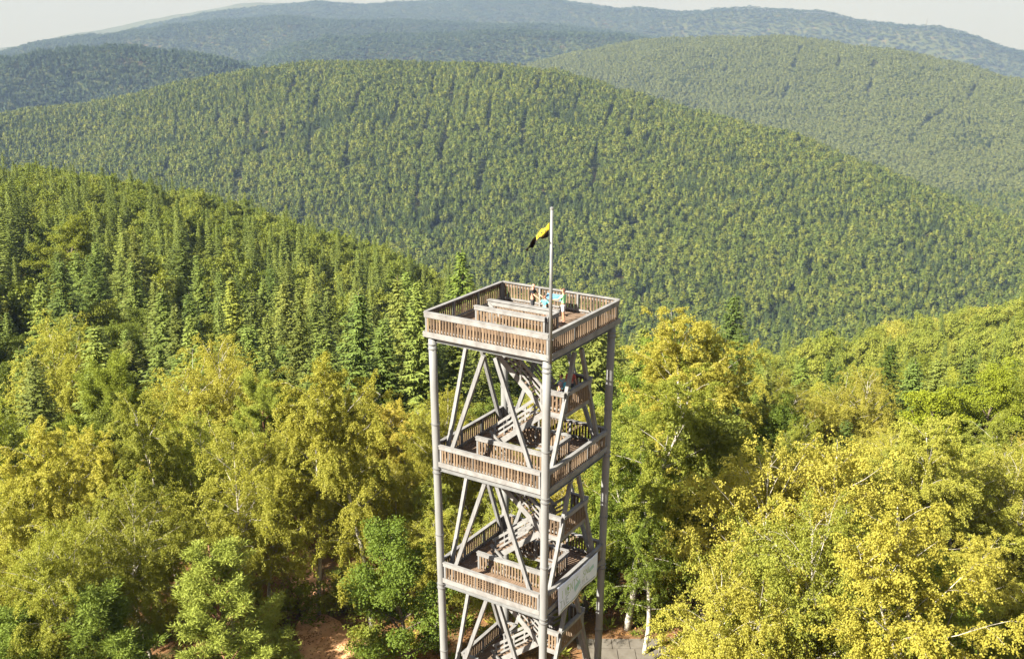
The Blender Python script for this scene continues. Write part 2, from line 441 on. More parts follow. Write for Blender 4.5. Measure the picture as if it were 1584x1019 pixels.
# ------------------------------------------------------------------ tree shapes
def unit(v): return v / (np.linalg.norm(v, axis=-1, keepdims=True) + 1e-9)
def leaves_mesh(name, C, D, N, L, W, mat):
    n = len(C)
    L = np.broadcast_to(np.asarray(L, float), (n,))[:, None]; W = np.broadcast_to(np.asarray(W, float), (n,))[:, None]
    D = unit(D); S = unit(np.cross(D, N)); 
    V = np.stack([C, C + D*L*.45 + S*W/2, C + D*L, C + D*L*.45 - S*W/2], 1).reshape(-1, 3)
    return np_mesh(name, V, np.arange(4*n).reshape(-1, 4), mat)

def grow(rg, p, d, length, n, grav, wob):
    pts = [np.array(p, float)]; d = unit(np.array(d, float)); st = length / n
    for _ in range(n):
        d = unit(d + np.array([0, 0, -grav]) + rg.normal(0, wob, 3))
        pts.append(pts[-1] + d * st)
    return np.array(pts)
def along(pts, t):
    t = np.asarray(t) * (len(pts) - 1); i = np.clip(t.astype(int), 0, len(pts) - 2); f = (t - i)[..., None]
    return pts[i]*(1-f) + pts[i+1]*f

def birch(name, seed, H=16.0, Rm=3.4, nleaf=26000, base=.22, leaders=1, weep=1.0, lsize=.095, tubes=True):
    rg = np.random.default_rng(seed); T = MB(); twigs = []
    tr = grow(rg, (0, 0, -.4), (rg.normal(0, .10), rg.normal(0, .10), 1), H * .97, 14, -.06, .045)
    T.tube(tr, np.linspace(.17, .014, 15) * (H/16), 7)
    axes = [(tr, base, 1.0)]
    for k in range(leaders - 1):
        t0 = rg.uniform(.28, .45); p0 = along(tr, np.array([t0]))[0]; a = rg.uniform(0, 6.28)
        l2 = grow(rg, p0, (math.cos(a)*.55, math.sin(a)*.55, 1), H*(.92 - t0), 10, -.05, .05)
        T.tube(l2, np.linspace(.095, .012, 11) * (H/16), 6); axes.append((l2, .18, .8))
    for ax, b0, sc_ in axes:
        nl = int(30 * sc_)
        for i in range(nl):
            t = b0 + (.985 - b0) * ((i + rg.uniform(0, 1)) / nl)
            u = (t - b0) / (1 - b0)
            Ln = Rm * sc_ * (.34 + .95 * math.sin(math.pi * min(1, .16 + u*.86)) ** .8) * rg.uniform(.6, 1.15)
            a = i * 2.399 + rg.uniform(-.5, .5); el = R(22 + 45*u + rg.uniform(-12, 12))
            p0 = along(ax, np.array([t]))[0]
            lm = grow(rg, p0, (math.cos(a)*math.cos(el), math.sin(a)*math.cos(el), math.sin(el)), Ln, 8, .045, .07)
            T.tube(lm, np.linspace(.006*Ln + .008, .004, 9), 4, False)
            ns = max(4, int(Ln / .36))
            for s in np.linspace(.12, 1, ns):
                q = along(lm, np.array([s]))[0]
                dd = unit(lm[-1] - lm[0]) + rg.normal(0, .75, 3); dd[2] = abs(dd[2]) * .5 + .1
                l3 = Ln * rg.uniform(.16, .36) * (1.1 - .5*s) + .3
                sb = grow(rg, q, dd, l3, 4, .16, .08)
                if rg.random() < .25: T.tube(sb, np.linspace(.009, .004, 5), 3, False)
                for s2 in np.linspace(.3, 1, max(2, int(l3 / .28))):
                    q2 = along(sb, np.array([s2]))[0]
                    tw = grow(rg, q2, rg.normal(0, .6, 3) + np.array([dd[0], dd[1], .15]), rg.uniform(.35, 1.35) * weep * (.6 + .6*(1-u)), 5, .38, .06)
                    twigs.append(tw)
                for _ in range(2): twigs.append(grow(rg, sb[2], unit(sb[-1]-sb[0]) + rg.normal(0, .35, 3) + np.array([0, 0, .5]), rg.uniform(.4, .95), 5, .12, .08))
    TW = np.array(twigs); ln = np.linalg.norm(np.diff(TW, axis=1), axis=2).sum(1)
    w = rg.choice(len(TW), nleaf, p=ln/ln.sum()); t = rg.uniform(0, 5, nleaf); i = np.clip(t.astype(int), 0, 4); f = (t-i)[:, None]
    C = TW[w, i]*(1-f) + TW[w, i+1]*f + rg.normal(0, .06, (nleaf, 3))
    mid = np.array([0, 0, H*.55]); out = unit((C - mid) * np.array([1, 1, .6]))
    N = unit(out*.75 + np.array([0, 0, .45]) + rg.normal(0, .55, (nleaf, 3)))
    D = unit(rg.normal(0, .6, (nleaf, 3)) + np.array([0, 0, -.75]))
    cm = leaves_mesh(name + '_crown', C, D, N, lsize * rg.uniform(.75, 1.25, nleaf), lsize*.72 * rg.uniform(.75, 1.25, nleaf), M['birch'])
    return dict(crown=cm, trunk=T.mesh(name + '_trunk', M['birch_bark'], True), H=H, bark='birch_bark')

def broad(name, seed, H=14.0, Rm=4.0, nleaf=22000, base=.2, lsize=.19, mat='oak', bark='bark', clump=.75, upright=0.0):
    rg = np.random.default_rng(seed); T = MB(); cl = []
    tr = grow(rg, (0, 0, -.4), (rg.normal(0, .08), rg.normal(0, .08), 1), H*.88, 12, -.05, .06)
    T.tube(tr, np.linspace(.26, .03, 13) * (H/14), 7)
    nl = 26
    for i in range(nl):
        u = (i + rg.uniform(0, 1)) / nl; t = base + (.98 - base)*u
        Ln = Rm * (.30 + .85 * math.sin(math.pi * min(1, .22 + u*.74)) ** .75) * rg.uniform(.65, 1.1)
        a = i*2.399 + rg.uniform(-.6, .6); el = R(12 + 55*u + upright + rg.uniform(-10, 12))
        lm = grow(rg, along(tr, np.array([t]))[0], (math.cos(a)*math.cos(el), math.sin(a)*math.cos(el), math.sin(el)), Ln, 7, -.03, .10)
        T.tube(lm, np.linspace(.018*Ln + .015, .010, 8), 4, False)
        for s in np.linspace(.35, 1, max(3, int(Ln/.5))):
            q = along(lm, np.array([s]))[0]
            dd = unit(lm[-1] - lm[0]) + rg.normal(0, .8, 3)
            sb = grow(rg, q, dd, rg.uniform(.4, 1.2), 3, -.05, .1)
            cl += [sb[-1], sb[1]]
    cl = np.array(cl); rad = clump * rg.uniform(.55, 1.15, len(cl))
    k = rg.choice(len(cl), nleaf, p=rad**2/(rad**2).sum())
    d = unit(rg.normal(0, 1, (nleaf, 3))); d[:, 2] = np.where(d[:, 2] < -.3, -d[:, 2], d[:, 2])
    C = cl[k] + d * rad[k][:, None] * (rg.uniform(.35, 1, (nleaf, 1)) ** .5) * np.array([1, 1, .62])
    N = unit(d*.8 + np.array([0, 0, .5]) + rg.normal(0, .5, (nleaf, 3)))
    D = unit(rg.normal(0, 1, (nleaf, 3)) + np.array([0, 0, -.3]))
    cm = leaves_mesh(name + '_crown', C, D, N, lsize*rg.uniform(.7, 1.3, nleaf), lsize*.7*rg.uniform(.7, 1.3, nleaf), M[mat])
    return dict(crown=cm, trunk=T.mesh(name + '_trunk', M[bark], True), H=H, bark=bark)

def spruce(name, seed, H=22.0, Rb=3.0, whorl=.42, mat='spruce', dens=1.0, wid=.15, base=.06, expo=.78, rag=.0):
    rg = np.random.default_rng(seed); T = MB()
    tr = np.array([[rg.normal(0, .04), rg.normal(0, .04), z] for z in np.linspace(-.5, H, 10)])
    T.tube(tr, np.linspace(.24, .015, 10), 6)
    C, D, N, L, W = [], [], [], [], []
    z = H * base; up = np.array([0, 0, 1.0])
    lobes = rg.uniform(.72, 1.18, 9)
    while z < H - .25:
        u = z / H
        Ln0 = Rb * (1 - u) ** expo * (1 + rag*math.sin(z*2.1 + seed)) * (1.0 if u > .12 else .75 + 2*u) + .12
        nb = 6 if u < .7 else 5
        a0 = rg.uniform(0, 6.28)
        for j in range(nb):
            a = a0 + j*6.283/nb + rg.uniform(-.25, .25)
            Ln = Ln0 * rg.uniform(.72, 1.12) * lobes[int(a % 6.283 / 6.284 * 9)]
            h = np.array([math.cos(a), math.sin(a), 0]); sd = np.array([-h[1], h[0], 0])
            e0 = .30 + .5*u; dr = (.55 - .35*u) * Ln
            m = max(2, int(Ln / .20 * dens))
            for s in (np.arange(m) + rg.uniform(0, 1, m)) / m:
                p = h*Ln*s + up*(e0*Ln*s*.5 - dr*s**1.6*.75 + .16*Ln*s**4)
                p = p + np.array([0, 0, z])
                ll = (.20 + .30*Ln*(1 - s)*s*1.6 + .10*(1-s))
                for sg in (-1, 1):
                    dd = h*rg.uniform(.5, .9) + sd*sg*rg.uniform(.4, .9) + up*rg.uniform(-.55, -.1)
                    C.append(p); D.append(dd); N.append(up*.8 + h*.5 + rg.normal(0, .3, 3)); L.append(ll*rg.uniform(1.0, 1.6)); W.append(wid*rg.uniform(.8, 1.4))
                if rg.random() < .6:
                    C.append(p); D.append(up*-1 + h*.3 + rg.normal(0, .2, 3)); N.append(h + rg.normal(0, .4, 3)); L.append(.28*rg.uniform(.8, 1.5)); W.append(wid*1.1)
            C.append(h*Ln*.55 + np.array([0, 0, z + e0*Ln*.27 - dr*.28])); D.append(h + up*(.1 - .4*(1-u))); N.append(up + rg.normal(0, .2, 3)); L.append(Ln*.5); W.append(wid*1.3)
        z += whorl * (1 - .35*u) * rg.uniform(.8, 1.2)
    for k in range(14):
        C.append(np.array([0, 0, H - .9 + k*.06])); D.append(np.array([rg.normal(0, .5), rg.normal(0, .5), .9])); N.append(rg.normal(0, 1, 3)); L.append(.35); W.append(.09)
    cm = leaves_mesh(name + '_crown', np.array(C), np.array(D), np.array(N), np.array(L), np.array(W), M[mat])
    return dict(crown=cm, trunk=T.mesh(name + '_trunk', M['bark'], True), H=H, bark='bark')

def pine(name, seed, H=13.0, Rm=3.0, base=.12, ncl=420, conic=True, mat='pine', per=130):
    rg = np.random.default_rng(seed); T = MB(); cl = []; cdv = []
    tr = grow(rg, (0, 0, -.4), (rg.normal(0, .05), rg.normal(0, .05), 1), H*.98, 12, -.06, .03)
    T.tube(tr, np.linspace(.21, .025, 13) * (H/13), 7)
    nw = 17
    for i in range(nw):
        t = base + (.97 - base) * i/nw; u = (t - base)/(1 - base)
        for j in range(5):
            Ln = Rm * ((1 - u)**.7 if conic else (.35 + .8*math.sin(math.pi*min(1, .25 + .7*u)))) * rg.uniform(.6, 1.15) + .25
            a = rg.uniform(0, 6.28); el = R(8 + 40*u + rg.uniform(-8, 14))
            lm = grow(rg, along(tr, np.array([t]))[0], (math.cos(a)*math.cos(el), math.sin(a)*math.cos(el), math.sin(el)), Ln, 6, -.07, .08)
            T.tube(lm, np.linspace(.012*Ln + .014, .010, 7), 4, False)
            for s in np.linspace(.35, 1, max(2, int(Ln/.38))):
                q = along(lm, np.array([s]))[0]
                for _ in range(2):
                    dd = unit(unit(lm[-1]-lm[0]) + rg.normal(0, .55, 3) + np.array([0, 0, .55]))
                    cl.append(q + dd*rg.uniform(.1, .55)); cdv.append(dd)
    cl = np.array(cl); cdv = np.array(cdv)
    n = len(cl)*per; k = np.repeat(np.arange(len(cl)), per)
    sh = rg.normal(0, 1, (n, 3)); al = rg.uniform(-.22, .22, (n, 1))
    C = cl[k] + cdv[k]*al + unit(sh)*rg.uniform(.0, .26, (n, 1))*np.array([1, 1, .75])
    D = unit(cdv[k]*.6 + unit(sh)*.7 + rg.normal(0, .45, (n, 3)))
    N = unit(rg.normal(0, .5, (n, 3)) + cdv[k]*.8 + unit(sh)*.5)
    cm = leaves_mesh(name + '_crown', C, D, N, .17*rg.uniform(.7, 1.2, n), .030*rg.uniform(.8, 1.4, n), M[mat])
    return dict(crown=cm, trunk=T.mesh(name + '_trunk', M['pine_bark'], True), H=H, bark='pine_bark')

def far_tree(name, seed, kind, mat, n=200, H=18.0):
    """small tree for the hillsides, a few hundred faces"""
    rg = np.random.default_rng(seed)
    if kind == 'cone':
        t = rg.uniform(.10, 1, n) ** .85; a = rg.uniform(0, 6.283, n)
        lob = 1 + .22*np.sin(a*3 + seed) + .15*np.sin(t*40 + a)
        rad = (1 - t)**.8 * 3.1 * lob * rg.uniform(.55, 1.05, n) + .1
        h = np.stack([np.cos(a), np.sin(a), np.zeros(n)], 1)
        C = h*rad[:, None]*.45 + np.stack([np.zeros(n), np.zeros(n), t*H], 1)
        D = h + np.array([0, 0, -.45]) + rg.normal(0, .18, (n, 3)); N = h*.6 + np.array([0, 0, .8]) + rg.normal(0, .25, (n, 3))
        L = rad*.75 + .5; W = .55 + rad*.28
    else:
        cz, rz, rx = (.62, .40, 3.5) if kind == 'round' else (.64, .38, 2.7)
        d = unit(rg.normal(0, 1, (n, 3))); d[:, 2] = np.where(d[:, 2] < -.55, -d[:, 2], d[:, 2])
        if kind == 'pine': d[:, 2] += .15
        ph = rg.uniform(0, 6.28, 4)
        lob = 1 + .20*np.sin(3*np.arctan2(d[:, 1], d[:, 0]) + ph[0] + 2*d[:, 2]) + .14*np.sin(6*d[:, 2] + ph[1]) + .1*np.sin(7*d[:, 0] + ph[2])
        taper = np.where(d[:, 2] > 0, 1 - .28*d[:, 2], 1) if kind == 'pine' else 1
        C = d * lob[:, None] * rg.uniform(.72, 1.04, (n, 1)) * np.array([rx, rx, rz*H]) * np.stack([np.ones(n)*taper, np.ones(n)*taper, np.ones(n)], 1) + np.array([0, 0, cz*H])
        N = unit(d*np.array([1, 1, .8])) + rg.normal(0, .32, (n, 3))
        D = np.cross(N, rg.normal(0, 1, (n, 3))); L = rg.uniform(1.1, 2.0, n); W = L*.75
        C = C - unit(D)*L[:, None]*.5
    me = leaves_mesh(name, C, D, N, L, W, M[mat])
    return me

# near prototypes -----------------------------------------------------
P = {}
P['birch'] = [birch('birch', 101, 16, 3.4, 98000), birch('birch', 102, 17, 3.1, 95000, leaders=2), birch('birch', 103, 15, 3.7, 98000, leaders=2, weep=1.2),
              birch('birch', 104, 18, 3.0, 92000, base=.30), birch('birch', 105, 14, 3.9, 100000, leaders=3, weep=1.0)]
P['oak'] = [broad('oak', 201, 12, 3.6, 34000, lsize=.15), broad('oak', 202, 15, 4.2, 38000, lsize=.16), broad('oak', 203, 11, 3.0, 28000, lsize=.14, base=.1, clump=.65)]
P['spruce'] = [spruce('spruce', 301, 22, 3.7, .36, rag=.08), spruce('spruce', 302, 20, 3.4, .36, expo=.62, rag=.1), spruce('spruce', 303, 24, 4.2, .38, expo=.9), spruce('spruce', 304, 17, 3.6, .34, rag=.12),
               spruce('spruce', 305, 21, 3.9, .42, expo=.55, rag=.14, base=.14), spruce('spruce', 306, 19, 3.0, .42, expo=.7, rag=.1)]
P['pine'] = [pine('pine', 401, 12, 3.2, .06), pine('pine', 402, 14, 2.9, .3, conic=False), pine('pine', 403, 9, 2.6, .05)]

tree_spots = []            # (x, y, radius) already taken
def plant(kind, x, y, H, label, cat='tree', group=None, var=None, tint=None, wide=1.0, rz=None, name=None):
    v = P[kind][var if var is not None else int(rng.integers(len(P[kind])))]
    z = tz(x, y)
    s = H / v['H']
    root = empty(name or (kind + '_tree'), (x, y, z - .05), rng.uniform(0, 6.28) if rz is None else rz)
    root.rotation_euler[0] = rng.normal(0, .022); root.rotation_euler[1] = rng.normal(0, .022)
    tag(root, label, cat, group)
    tk = link('trunk', v['trunk'], root); cw = link('crown', v['crown'], root)
    for o in (tk, cw): o.scale = (s*wide, s*wide, s)
    tk.scale = (s, s, s) if wide == 1 else (s*wide, s*wide, s)
    if tint: cw.color = (*tint, 1)
    tree_spots.append((x, y, 2.2 * wide * s + .6))
    return root
def plant_px(kind, px, top, D, label, **k):
    """a tree whose tip stands at distance D in the direction of the picture point (px, top)"""
    a, e = az_el(px, top)
    x, y = CAM[0] + D*math.sin(a), CAM[1] + D*math.cos(a)
    zt = CAM[2] + D*math.tan(e)
    return plant(kind, x, y, max(2.5, zt - tz(x, y)), label, **k)

# ------------------------------------------------------------------ trees one can single out
B, O, S, PI_ = 'birch', 'oak', 'spruce', 'pine'
YEL = (1.0, .97, .95); ORA = (1.04, .97, .9); GRN = (.76, .92, .85); PAL = (1.35, 1.22, 1.5); OLV = (1.02, 1.03, 1.0)
CT = {B: 'birch tree', O: 'leafy tree', S: 'spruce tree', PI_: 'pine tree'}
named = [
 # kind, px, top, D, var, wide, tint, label
 (PI_, 335, 815, 56, 0, 1.35, (1.0, 1.0, 1.0), 'broad blue-green pine in front of the birches left of the sandy path'),
 (PI_, 155, 915, 58, 2, 1.5, (.72, .8, .75), 'low blue-green pine at the lower left, left of the broad pine'),
 (PI_, 20, 945, 60, 2, 1.5, (.72, .82, .75), 'low pine in the lower left corner of the photo'),
 (B, 558, 562, 66, 0, .95, ORA, 'tall golden birch with bare white trunk just right of the sandy path'),
 (B, 470, 575, 69, 3, .9, None, 'slim green birch with leaning white trunk behind the sandy path'),
 (B, 648, 590, 74, 1, .85, ORA, 'rusty tinged birch close to the left column of the tower'),
 (O, 628, 800, 59, 0, .95, (.58, .74, .6), 'dark green oak crown against the lower left column of the tower'),
 (B, 345, 528, 88, 4, 1.0, YEL, 'round bright yellow birch at the foot of the dark spruces'),
 (B, 330, 655, 68, 2, 1.0, None, 'wide drooping birch directly behind the broad blue-green pine'),
 (B, 245, 600, 76, 0, 1.0, None, 'pointed yellow-green birch with a short bare white stem showing'),
 (B, 205, 745, 66, 4, 1.0, YEL, 'rounded bright birch above the low blue-green pine'),
 (B, 60, 720, 70, 2, 1.05, OLV, 'spreading olive birch at the left edge above the corner pine'),
 (B, 115, 655, 70, 0, 1.0, None, 'birch with drooping twigs left of the pointed yellow-green birch'),
 (B, 30, 600, 82, 1, 1.0, GRN, 'green birch at the left edge in the upper birch wood'),
 (PI_, 160, 562, 92, 1, 1.0, (.95, .95, .7), 'green rounded pine among the birches left of the round yellow birch'),
 (PI_, 400, 590, 80, 1, .95, (1.0, 1.0, .9), 'pale green pine crown between two tall birches'),
 (B, 75, 490, 120, 2, 1.0, OLV, 'grey-green birch with white limbs at the left, below the spruces'),
 (B, 392, 640, 70, 1, .9, None, 'birch with many white branches left of the leaning white trunk'),
 (B, 110, 800, 61, 2, .9, OLV, 'small olive birch between the two low pines'),
 (B, 262, 770, 70, 1, .8, None, 'slender birch with forked white stems touching the broad pine'),
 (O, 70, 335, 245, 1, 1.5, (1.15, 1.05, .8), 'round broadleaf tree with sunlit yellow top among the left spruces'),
 # right of the tower
 (B, 1075, 487, 78, 3, 1.25, YEL, 'tallest golden-topped birch, rising to the right of the tower'),
 (B, 1150, 512, 82, 0, 1.1, ORA, 'orange-brown birch beside the tallest golden birch'),
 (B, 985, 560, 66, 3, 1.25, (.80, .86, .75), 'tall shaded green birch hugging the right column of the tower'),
 (B, 1010, 690, 63, 1, 1.1, GRN, 'dark drooping birch whose white trunk stands by the stone slabs'),
 (O, 1108, 605, 68, 2, .95, PAL, 'pale mint green poplar-like tree below the orange-brown birch'),
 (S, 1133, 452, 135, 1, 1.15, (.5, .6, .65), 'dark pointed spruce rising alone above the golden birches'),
 (O, 975, 492, 92, 1, 1.0, (.8, .95, .8), 'green round tree peeping out behind the top platform at right'),
 (O, 1240, 632, 82, 1, .95, (.72, .82, .7), 'dark green round tree in the gap right of the mint green tree'),
 (S, 1372, 532, 108, 0, 1.5, (.55, .62, .55), 'broad spruce with drooping boughs in front of the right slope'),
 (B, 1170, 705, 55, 4, .95, YEL, 'bright yellow birch at the left of the big right-hand birch group'),
 (B, 1345, 690, 58, 2, 1.15, YEL, 'large yellow birch at the back of the big right-hand birch group'),
 (B, 1258, 790, 50, 4, .9, OLV, 'drooping birch with forked white trunk in the middle of the right-hand birch group'),
 (B, 1110, 850, 49, 2, .95, YEL, 'low golden birch at the bottom, right of the stone slabs'),
 (B, 1430, 660, 66, 0, 1.0, YEL, 'pointed bright birch right of the large yellow birch'),
 (B, 1530, 632, 68, 3, 1.2, OLV, 'olive weeping birch with long white stem near the right edge'),
 (B, 1565, 770, 49, 1, 1.1, ORA, 'amber tinged birch in the lower right corner of the photo'),
 (O, 1425, 880, 52, 2, 1.0, (1.0, 1.1, .85), 'fresh green low tree between the two right-hand birch groups'),
 (O, 1540, 572, 98, 1, .95, (1.55, 1.4, .8), 'bright yellow-green tree by the right edge below the slope'),
 (O, 1435, 585, 96, 2, 1.0, (1.6, 1.45, .7), 'small bright yellow-green tree left of its twin near the right edge'),
 (B, 1300, 640, 76, 1, .95, OLV, 'thin brownish birch with bare white top stems'),
 (S, 1302, 566, 122, 2, 1.2, (.5, .6, .6), 'narrow dark spruce left of the broad spruce below the right slope'),
 (S, 1500, 548, 122, 1, 1.3, (.6, .66, .6), 'dark spruce between the broad spruce and the right edge'),
 (S, 714, 388, 168, 3, 1.15, (.95, 1.05, .8), 'pointed green spruce directly left behind the top platform'),
 (S, 632, 415, 150, 1, 1.1, (.9, 1.0, .9), 'dark spruce left of the platform, just left of the pointed green one'),
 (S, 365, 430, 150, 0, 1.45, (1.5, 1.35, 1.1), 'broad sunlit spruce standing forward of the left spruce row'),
]
for kd, px, top, D, var, wide, tint, lab in named:
    plant_px(kd, px, top, D, lab, cat=CT[kd], var=var, wide=wide, tint=tint)
def short(lab):
    cut = len(lab)
    for w in (' in ', ' left', ' behind', ' with ', ' at ', ' directly', ' standing', ' among', ' beside', ' to the', ' close', ' just', ' between', ' against', ' hugging', ' whose', ' below', ' rising', ' peeping', ' above', ' touching', ' by ', ' crown', ' right', ',', ' rising'):
        q = lab.find(w)
        if 0 < q < cut: cut = q
    return lab[:cut]
refs = [(px, D, short(lab)) for kd, px, top, D, var, wide, tint, lab in named if D < 125]
ORD = ['nearest', 'second', 'third', 'fourth', 'fifth', 'sixth', 'seventh', 'eighth', 'ninth', 'tenth', 'eleventh', 'twelfth', 'thirteenth', 'fourteenth', 'fifteenth', 'sixteenth']
WORD = {B: 'birch', O: 'leafy tree', S: 'spruce', PI_: 'pine'}
later = []                 # look-alikes near the tower, labelled by their neighbour once all stand
def label_later():
    per = {}
    for o, kd, px, D in later:
        d, ref = min((math.hypot((px - a)/25.0, (D - b)/2.2), (a, b, c)) for a, b, c in refs)
        dx, dd = px - ref[0], D - ref[1]
        side = ('right of' if dx > 0 else 'left of') if abs(dx) > 45 or abs(dd) < 4 else ('behind' if dd > 0 else 'in front of')
        per.setdefault((kd, side, ref[2]), []).append((d, o))
    for (kd, side, c), l in per.items():
        l.sort(key=lambda t: t[0])
        for i, (_, o) in enumerate(l):
            o['label'] = '%s%s %s the %s' % ('' if len(l) == 1 else ORD[min(i, 15)] + ' ', WORD[kd], side, c)
            if len(l) == 1: o['label'] = 'single ' + o['label']

# ------------------------------------------------------------------ the wood around: many look-alikes
def taken(x, y, f=1.0):
    for a, b, r in tree_spots:
        if (x-a)**2 + (y-b)**2 < (r*f)**2: return True
    return False
path_pts = np.array([(-7, -6), (-11.5, 6), (-14, 13), (-16.2, 19), (-19.5, 30), (-24, 44)], float)
def near_path(x, y, d):
    for i in range(len(path_pts) - 1):
        a, b = path_pts[i], path_pts[i+1]; ab = b - a
        t = np.clip(np.dot((x, y) - a, ab) / np.dot(ab, ab), 0, 1); q = a + t*ab
        if math.hypot(x - q[0], y - q[1]) < d: return True
    return False
LAB = {
 ('birch', 'L'): ('yellow-green birch crown in the birch wood left of the tower', 'birches left of the tower'),
 ('birch', 'R'): ('yellow-green birch crown in the birch wood right of the tower', 'birches right of the tower'),
 ('birch', 'C'): ('birch seen through and behind the tower frame', 'birches behind the tower'),
 ('oak', 'L'): ('green broadleaf tree mixed into the wood left of the tower', 'broadleaf trees left of the tower'),
 ('oak', 'R'): ('green broadleaf tree mixed into the wood right of the tower', 'broadleaf trees right of the tower'),
 ('oak', 'C'): ('green broadleaf tree behind the tower frame', 'broadleaf trees behind the tower'),
 ('pine', 'L'): ('pine crown mixed in among the birches left of the tower', 'pines left of the tower'),
 ('pine', 'R'): ('pine crown mixed in among the birches right of the tower', 'pines right of the tower'),
 ('spruce', 'L'): ('dark green spruce in the tall stand left of the tower', 'spruces left of the tower'),
 ('spruce', 'R'): ('green spruce in the mixed wood right of the tower', 'spruces right of the tower'),
 ('spruce', 'C'): ('green spruce in the wood behind the tower', 'spruces behind the tower')}
cnt = {}
fill = []
frg = np.random.default_rng(77)
r0 = 47.0
while r0 < 340:
    sp_ = 5.0 if r0 < 75 else (4.9 if r0 < 115 else (7.0 if r0 < 200 else 7.6))
    n = int(R(66) * r0 / sp_)
    for i in range(n):
        a = R(-33) + R(66) * (i + frg.uniform(.1, .9)) / n; r = r0 + frg.uniform(-.45, .45)*sp_
        fill.append((r, a))
    r0 += sp_ * .92
rest = []
for r, a in fill:
    x, y = CAM[0] + r*math.sin(a), CAM[1] + r*math.cos(a)
    z = tz(x, y)
    px, py = project((x, y, z + 12))
    reg = 'L' if px < 655 else ('C' if px < 955 else 'R')
    u = frg.random()
    if reg == 'L':
        if r < 92: k = 'birch' if u < .80 else ('pine' if u < .93 else 'oak')
        elif r < 116: k = 'birch' if u < .30 else ('pine' if u < .55 else 'spruce')
        elif r < 250: k = 'spruce' if u < .54 else ('oak' if u < .80 else ('birch' if u < .93 else 'pine'))
        else: k = 'spruce' if u < .50 else 'oak'
    elif reg == 'R':
        if r < 88: k = 'birch' if u < .80 else 'oak'
        elif r < 140: k = 'birch' if u < .38 else ('oak' if u < .72 else 'spruce')
        else: k = 'oak' if u < .74 else 'spruce'
    else:
        if r < 100: k = 'birch' if u < .72 else 'oak'
        else: k = 'spruce' if u < .62 else 'oak'
    if math.hypot(x, y) < 9.5 or near_path(x, y, 4.4 if r < 80 else 2.2): continue
    if 3.0 < x < 12.5 and 4.5 < y < 16: continue
    if r < 85 and any(near_path(x + .82*t, y + .57*t, 3.8) for t in (3, 6, 9, 12, 15, 18)) and y < 24: continue
    if r < 60 and 600 < px < 1010: continue
    if r < 61 and px < 600: continue
    if taken(x, y, .8 if r < 110 else .5): continue
    H = {'birch': frg.uniform(9, 14.5), 'oak': frg.uniform(8.5, 13), 'pine': frg.uniform(9.5, 13), 'spruce': frg.uniform(13, 24)}[k]
    if r > 115 and k == 'oak': H = frg.uniform(12, 17)
    if reg == 'R' and k == 'spruce': H = frg.uniform(13, 18)
    if reg == 'C': H *= .88
    # keep the openings of the wood: tips stay below the skyline of their row
    lim = np.interp(px, [0, 640, 700, 960, 1000, 1200, 1250, 1584], [560, 590, 600, 560, 500, 520, 650, 640] if r < 95 else [250]*8)
    for _ in range(6):
        if project((x, y, z + H))[1] < lim: H *= .9
    if H < 4: continue
    if r < 60 and project((x, y, z + H))[1] > 1060: continue
    if r < 118 or (k == 'spruce' and r < 235) or (k == 'oak' and r < 190) or (k == 'pine'):
        if cnt.get(k, 0) < 290:
            cnt[k] = cnt.get(k, 0) + 1
            lab, grp = LAB[(k, reg)]
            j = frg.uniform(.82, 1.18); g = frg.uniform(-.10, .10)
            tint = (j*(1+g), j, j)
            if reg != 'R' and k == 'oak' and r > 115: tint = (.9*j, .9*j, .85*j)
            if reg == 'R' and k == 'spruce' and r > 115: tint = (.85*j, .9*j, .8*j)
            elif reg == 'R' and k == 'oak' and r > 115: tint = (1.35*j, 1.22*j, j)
            if r >= 118:
                size = 'tall' if H > 19 else ('short' if H < 14.5 else 'medium-tall')
                tone = 'pale' if j > 1.0 else ('dark' if j < .85 else 'green')  # tone word follows the random crown tint of each tree
                where = {'L': 'at the far left of the wood' if px < 220 else ('in the middle of the wood left of the tower' if px < 440 else 'in the wood just left of the tower'),
                         'C': 'seen behind the tower', 'R': 'in the wood just right of the tower' if px < 1270 else 'in the wood at the far right'}[reg]
                lab = '%s %s %s %s' % (size, tone, WORD[k], where)
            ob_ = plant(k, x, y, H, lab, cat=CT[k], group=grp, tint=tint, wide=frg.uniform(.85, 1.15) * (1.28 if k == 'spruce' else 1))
            if r < 118: later.append((ob_, k, float(px), r))
            continue
    rest.append((k, reg, x, y, z, H))
label_later()
for sgn in (-1, 1):        # the same woods go on beyond the frame
    for r in np.arange(50, 338, 6.4):
        n = int(R(17) * r / 6.4)
        for i in range(n):
            a = sgn * (R(33) + R(17) * (i + frg.uniform(.1, .9)) / max(1, n)); rr_ = r + frg.uniform(-2.5, 2.5); u = frg.random()
            x, y = CAM[0] + rr_*math.sin(a), CAM[1] + rr_*math.cos(a)
            k = ('birch' if u < .7 else 'oak') if r < 100 else (('spruce' if u < .6 else 'oak') if sgn < 0 else ('oak' if u < .75 else 'spruce'))
            rest.append((k, 'L' if sgn < 0 else 'R', x, y, tz(x, y), frg.uniform(10, 15) if k != 'spruce' else frg.uniform(14, 22)))
print('individual trees', cnt, 'rest', len(rest))

